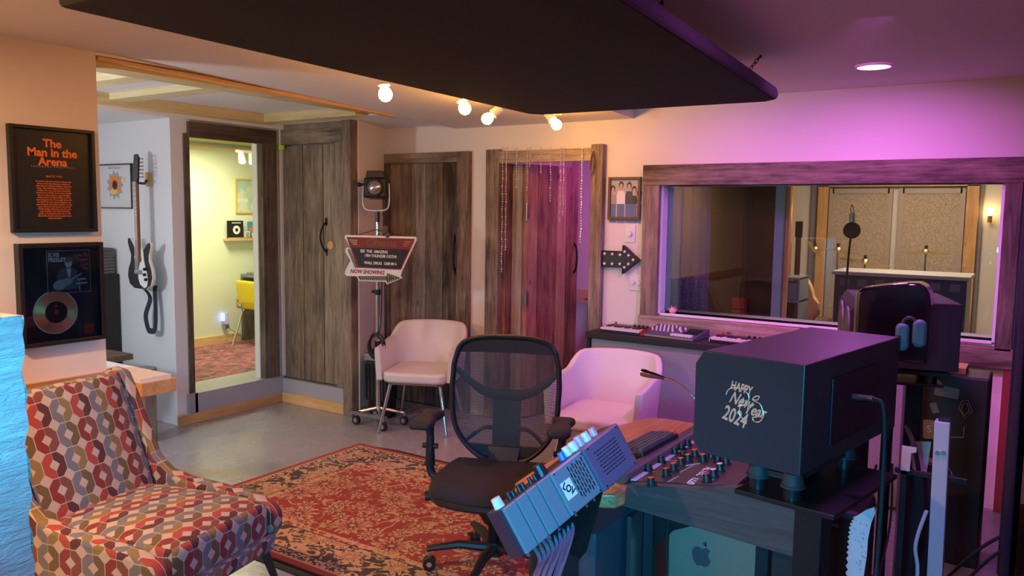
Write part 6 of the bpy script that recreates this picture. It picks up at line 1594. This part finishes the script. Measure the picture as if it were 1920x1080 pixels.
spk_stand('black stand under the far studio monitor', Matrix.Translation((-.615, 3.46, 0)) @ Matrix.Rotation(R(16), 4, 'Z'), .50, .40, 1.28 - .27, None, -.04)
# cable plugged into the near monitor
c = onP(1600, 745, c2, (c3 - c2).cross(Vector((0, 0, 1))))
p_ = [c, c + Vector((.05, -.01, .004)), c + Vector((.075, -.02, -.03)), c + Vector((.08, -.02, -.25)), c + Vector((.075, -.02, -.55)), c + Vector((.06, 0, -.95)), c + Vector((.02, .05, -c.z + .01))]
o = thing('power_cable', 'black cable plugged into the back of the near monitor hanging to the floor', 'cable', (c.x, c.y, 0))
MB().tube(p_, .0055, 8, smooth=6).build('cord', 'rubber', o, smooth=True)
MB().cyl(c, c + Vector((.045, -.009, .004)), .010, .008, 10).build('plug', 'chrome', o)

# computer tower in a rack frame ---------------------------------------
ct = thing('computer_tower', 'brushed metal computer tower with a grey fruit logo below the desk', 'computer', (-.88, 2.62, 0))
y0 = 2.60
tl_ = onY(1240, 960, y0)
MB().box(-1.03, -.70, y0, y0 + .42, .04, .62).build('case', 'case_metal', ct, bevel=.004)
lc = onY(1316, 1040, y0); am = frame_mtx((lc.x, y0 - .0012, lc.z - .005), (1, 0, 0), (0, 0, 1))
ap = []
sc_ = .036
apple = [(0, .72), (.25, .85), (.55, .88), (.85, .70), (.66, .45), (.62, .15), (.72, -.12), (.93, -.28), (.75, -.70), (.45, -1.0), (.2, -.98), (0, -.90), (-.2, -.98), (-.48, -1.0), (-.80, -.60), (-.98, -.05), (-.95, .45), (-.70, .80), (-.35, .88)]
MB().prism([(x * sc_, y * sc_) for x, y in apple], .0008, am).prism([(.02 * sc_ / .04 * .9, 1.02 * sc_), (.0, 1.25 * sc_), (.18 * sc_, 1.45 * sc_), (.40 * sc_, 1.55 * sc_), (.40 * sc_, 1.30 * sc_), (.25 * sc_, 1.08 * sc_)], .0008, am).build('logo', plain('dull_logo', (.16, .145, .14), .4, .5), ct)
rf = thing('rack_frame', 'black rack frame around the computer tower below the desk', 'rack', (-.88, 2.55, 0))
MB().box(-1.10, -1.085, 2.40, 2.95, .02, .60).build('side_plate', 'steel', rf)
MB().box(-1.083, -1.05, 2.50, 2.53, .02, .60).build('upright', 'black_matte', rf)
MB().box(-.695, -.655, 2.50, 2.56, .02, .60).build('upright', 'black_matte', rf)
MB().hexa([(-1.05, 2.52, .46), (-.98, 2.52, .54), (-.98, 2.54, .54), (-1.05, 2.54, .46), (-1.05, 2.52, .60), (-.85, 2.52, .60), (-.85, 2.54, .60), (-1.05, 2.54, .60)]).build('corner_panel', 'black', rf)
tag(MB().tube([(-.99, 2.50, .64), (-1.0, 2.505, .5), (-.993, 2.50, .38), (-1.005, 2.505, .25), (-1.0, 2.5, .01)], .003, 6, smooth=5).build('thin_cable', 'rubber', None), 'single thin black cable hanging in front of the computer tower', 'cable')
# blue lit dark panel left of the tower
o = thing('subwoofer', 'dark box on the floor under the near end of the desk', 'box', (-1.2, 2.3, 0))
MB().box(-1.30, -1.115, 2.20, 2.60, .03, .60).build('body', plain('satin_navy_box', (.03, .05, .07), .5), o, bevel=.006)
MB().box(-1.28, -1.13, 2.22, 2.58, 0, .03).build('plinth', 'black', o)

# gear on the right -------------------------------------------------------
gc = thing('guitar_case', 'tall dark hard case covered in stickers standing behind the near monitor', 'case', (-.3, 4.2, 0))
k0, k1 = onY(1748, 700, 4.15), onY(1858, 702, 4.15)
MB().box(k0.x - .08, k1.x, 4.15, 4.40, .0, k0.z).build('shell', plain('dark_brown_case', (.022, .012, .010), .55), gc, bevel=.01)
def case_sticker(px, py, w_, h_, mat, rot=0, txt=None):
    c = onY(px, py, 4.148); m = frame_mtx((c.x, 4.149, c.z), (1, 0, 0), (0, 0, 1)) @ Matrix.Rotation(R(rot), 4, 'Z')
    o = MB().prism(rrect(w_, h_, .006, 3), .001, m).build('sticker', mat, gc)
    if txt: text('lettering', txt, h_ * .5, 'white_ink', o, m @ Matrix.Translation((0, 0, .0012)), ext=.0002, bold=.0005)
    return o
st_br = plain('tan_sticker', (.22, .16, .12), .5); st_wh = plain('faded_white_sticker', (.35, .32, .32), .5)
case_sticker(1775, 735, .10, .05, st_br, -5)
b = MB()
def cline(pts, r=.0016): b.tube([onY(x, y, 4.146) for x, y in pts], r, 5)
cline([(1797, 765), (1804, 752), (1815, 750), (1823, 772), (1810, 785), (1797, 765)]); cline([(1802, 768), (1806, 758), (1813, 756), (1818, 771), (1808, 779), (1802, 768)]); cline([(1778, 820), (1807, 820), (1808, 800)], .0026)
cline([(1780, 878), (1793, 900), (1772, 905)]); cline([(1783, 885), (1786, 897)])
b.build('outline_stickers', st_wh, gc)
case_sticker(1742, 805, .05, .09, st_wh, 3, "S")
case_sticker(1752, 765, .03, .05, st_br, 20); case_sticker(1738, 870, .05, .07, st_wh, -20)
tag(MB().box(-.40, -.24, 4.20, 4.36, k0.z, k0.z + .03).build('cigar_box', plain('copper_box', (.35, .14, .05), .5), None, bevel=.003), 'small copper coloured box on top of the sticker covered case', 'box')
# blue-white upright
wu = thing('white_upright', 'white metal upright post with two bolts, lit blue, at the lower right', 'post', (-.22, 2.9, 0))
yw = 2.9
a_, b__ = onY(1752, 790, yw), onY(1782, 786, yw); z1_ = a_.z
bot_ = onY(1738, 1080, yw)
MB().hexa([(a_.x + .012, yw, 0), (b__.x + .012, yw, 0), (b__.x + .012, yw + .05, 0), (a_.x + .012, yw + .05, 0), (a_.x, yw, z1_), (b__.x, yw, z1_), (b__.x, yw + .05, z1_), (a_.x, yw + .05, z1_)]).build('post', plain('white_powder_coat', (.62, .62, .65), .4), wu, bevel=.003)
MB().box(a_.x + .01, b__.x, yw + .01, yw + .04, z1_, z1_ + .012).build('slot_cap', 'black', wu)
b = MB()
for px in (1758, 1769): c = onY(px, 849, yw); b.cyl((c.x, yw, c.z), (c.x, yw - .004, c.z), .0075, seg=12)
b.build('bolt', 'steel', wu)
MB().box(a_.x - .15, b__.x + .15, yw - .10, yw + .15, 0, .02).build('foot', 'black_metal', wu)
tag(MB().tube([(a_.x - .005, yw - .01, z1_ - .30), (a_.x - .03, yw - .02, z1_ - .42), (a_.x - .02, yw - .02, z1_ - .55), (a_.x - .06, yw - .03, .02)], .006, 8, smooth=6).build('white_cable', 'white', None, smooth=True), 'white cable running down beside the white upright post', 'cable')
# mesh shelf items (white brackets)
wb = thing('white_bracket', 'small white L-shaped bracket between the near monitor and the white upright', 'bracket', (-.36, 3.0, .8))
cA = onY(1692, 835, 3.0)
MB().prism([(0, 0), (.045, .0), (.045, -.015), (.03, -.02), (.028, -.085), (.0, -.085)], .01, frame_mtx((cA.x, 3.0, cA.z), (1, 0, 0), (0, 0, 1))).build('plate', 'white', wb)
MB().box(cA.x - .02, cA.x + .2, 3.0, 3.02, cA.z - .10, cA.z - .085).box(cA.x, cA.x + .02, 3.0, 3.02, 0, cA.z - .09).build('rail', 'black_matte', wb)
cB = onY(1728, 850, 3.3)
o = thing('white_folder', 'white folded sheet behind the white bracket', 'sheet', (cB.x, 3.3, .5)); MB().prism([(-.04, .04), (.03, .05), (.02, -.09), (-.03, -.06)], .004, frame_mtx((cB.x, 3.3, cB.z), (1, 0, 0), (0, 0, 1))).build('sheet', 'white', o)
MB().box(cB.x - .05, cB.x + .04, 3.302, 3.34, 0, cB.z - .04).build('support', 'black_matte', o)
# curved white strip
cw = thing('curved_saw', 'pale curved saw-toothed strip standing at the bottom right, covered in scribbles', 'saw', (-.38, 2.2, 0))
yc = 2.25
edge = [(1640, 950), (1625, 955), (1606, 967), (1597, 985), (1594, 1010), (1592, 1040), (1590, 1080)]
back = [(1620, 1080), (1626, 1040), (1628, 1010), (1634, 980), (1642, 960)]
pl2 = [(lambda v: (v.x, v.z))(onY(*p, yc)) for p in edge]; 
teeth = []
for i in range(len(pl2) - 1):
    a_v, b_v = Vector(pl2[i]), Vector(pl2[i + 1]); n_ = 3 if i > 1 else 1
    for k in range(n_):
        q = a_v.lerp(b_v, k / n_); teeth.append(tuple(q)); 
        if i > 1: teeth.append(tuple(a_v.lerp(b_v, (k + .5) / n_) + Vector((-.006, 0))))
lowx = onY(1590, 1080, yc).x
pw = teeth + [pl2[-1], (lowx, .02), (lowx + .05, .02)] + [(lambda v: (v.x, v.z))(onY(*p, yc)) for p in back]
MB().prism(pw, .006, frame_mtx((0, yc, 0), (1, 0, 0), (0, 0, 1))).build('blade', plain('pale_blade', (.55, .52, .58), .5), cw)
b = MB()
for k in range(26):
    px, py = random.uniform(1603, 1624), random.uniform(975, 1075); q = onY(px, py, yc - .007); b.tube([q, q + Vector((random.uniform(-.008, .008), 0, random.uniform(-.006, .006)))], .0004, 4)
b.build('scribbles', 'black', cw)
MB().box(lowx - .03, lowx + .08, yc - .05, yc + .05, 0, .02).build('foot', 'black_matte', cw)
# black bag with lettering
bg = thing('black_case', 'black box with a small grey word on it below the near monitor', 'box', (-.45, 2.7, 0))
q = onY(1560, 983, 2.6)
MB().box(q.x - .10, q.x + .09, 2.6, 2.85, .02, q.z + .05).build('body', 'black', bg, bevel=.02)
text('lettering', "frost", .022, plain('dim_grey_print', (.25, .25, .26), .5), bg, frame_mtx((q.x, 2.599, q.z), (1, 0, 0), (0, 0, 1)), ext=.0002)
MB().box(q.x - .09, q.x + .08, 2.62, 2.83, 0, .02).build('feet', 'rubber', bg)
# pot like green-lit box below
# loose cables lower right
def loose(name, pts, lab, r=.005, mat='rubber'):
    tag(MB().tube(pts, r, 6, smooth=6).build(name, mat, None, smooth=True), lab, 'cable')
loose('floor_cable', [onY(1700, 800, 3.3), onY(1712, 830, 3.1), onY(1722, 880, 3.1), onY(1728, 960, 3.1), onY(1716, 1040, 3.1), (-.33, 3.1, .02)], 'black cable looping down left of the white upright post', .009)
loose('floor_cable', [(-.02, 3.9, .30), (-.12, 3.85, .22), (-.22, 3.8, .10), (-.30, 3.7, .01), (-.4, 3.5, .012)], 'upper of two black cables running from the right curtain to the floor', .007)
loose('floor_cable', [(-.02, 3.85, .25), (-.10, 3.8, .18), (-.20, 3.7, .05), (-.24, 3.5, .012), (-.22, 3.3, .012)], 'lower of two black cables running from the right curtain to the floor', .007)
for k in range(6):
    x = -.62 + k * .045
    loose('hanging_cable', [(x, 2.9 + .05 * k, .72), (x + random.uniform(-.04, .04), 2.9 + .04 * k, .5), (x + random.uniform(-.05, .05), 2.92, .25), (x + random.uniform(-.03, .03), 2.9, .01)], ['loose cable nearest the computer tower under the monitor stand', 'second loose cable from the computer tower under the monitor stand', 'third loose cable from the computer tower under the monitor stand', 'fourth loose cable from the computer tower under the monitor stand', 'fifth loose cable from the computer tower under the monitor stand', 'loose cable nearest the white upright under the monitor stand'][k], .0045, ['rubber', 'rubber', 'leg_wood', 'rubber', 'rubber', 'rubber'][k])
# wall below the window
tag(MB().box(-.115, -.07, 5.05, 5.10, .0, .80).build('red_board', plain('dark_red_board', (.30, .03, .03), .6), None), 'dark red upright board on the wall below the right end of the window', 'board')
struct('baseboard_right', MB().box(-.03, .05, 3.0, 5.0, 0, .09), 'pineY')
curtain('dark_curtain', 'curtain', -.04, 5.02, -.02, 3.3, .10, 2.02, 9, .022, 'dark blue curtain hanging along the right wall', 'curtain')
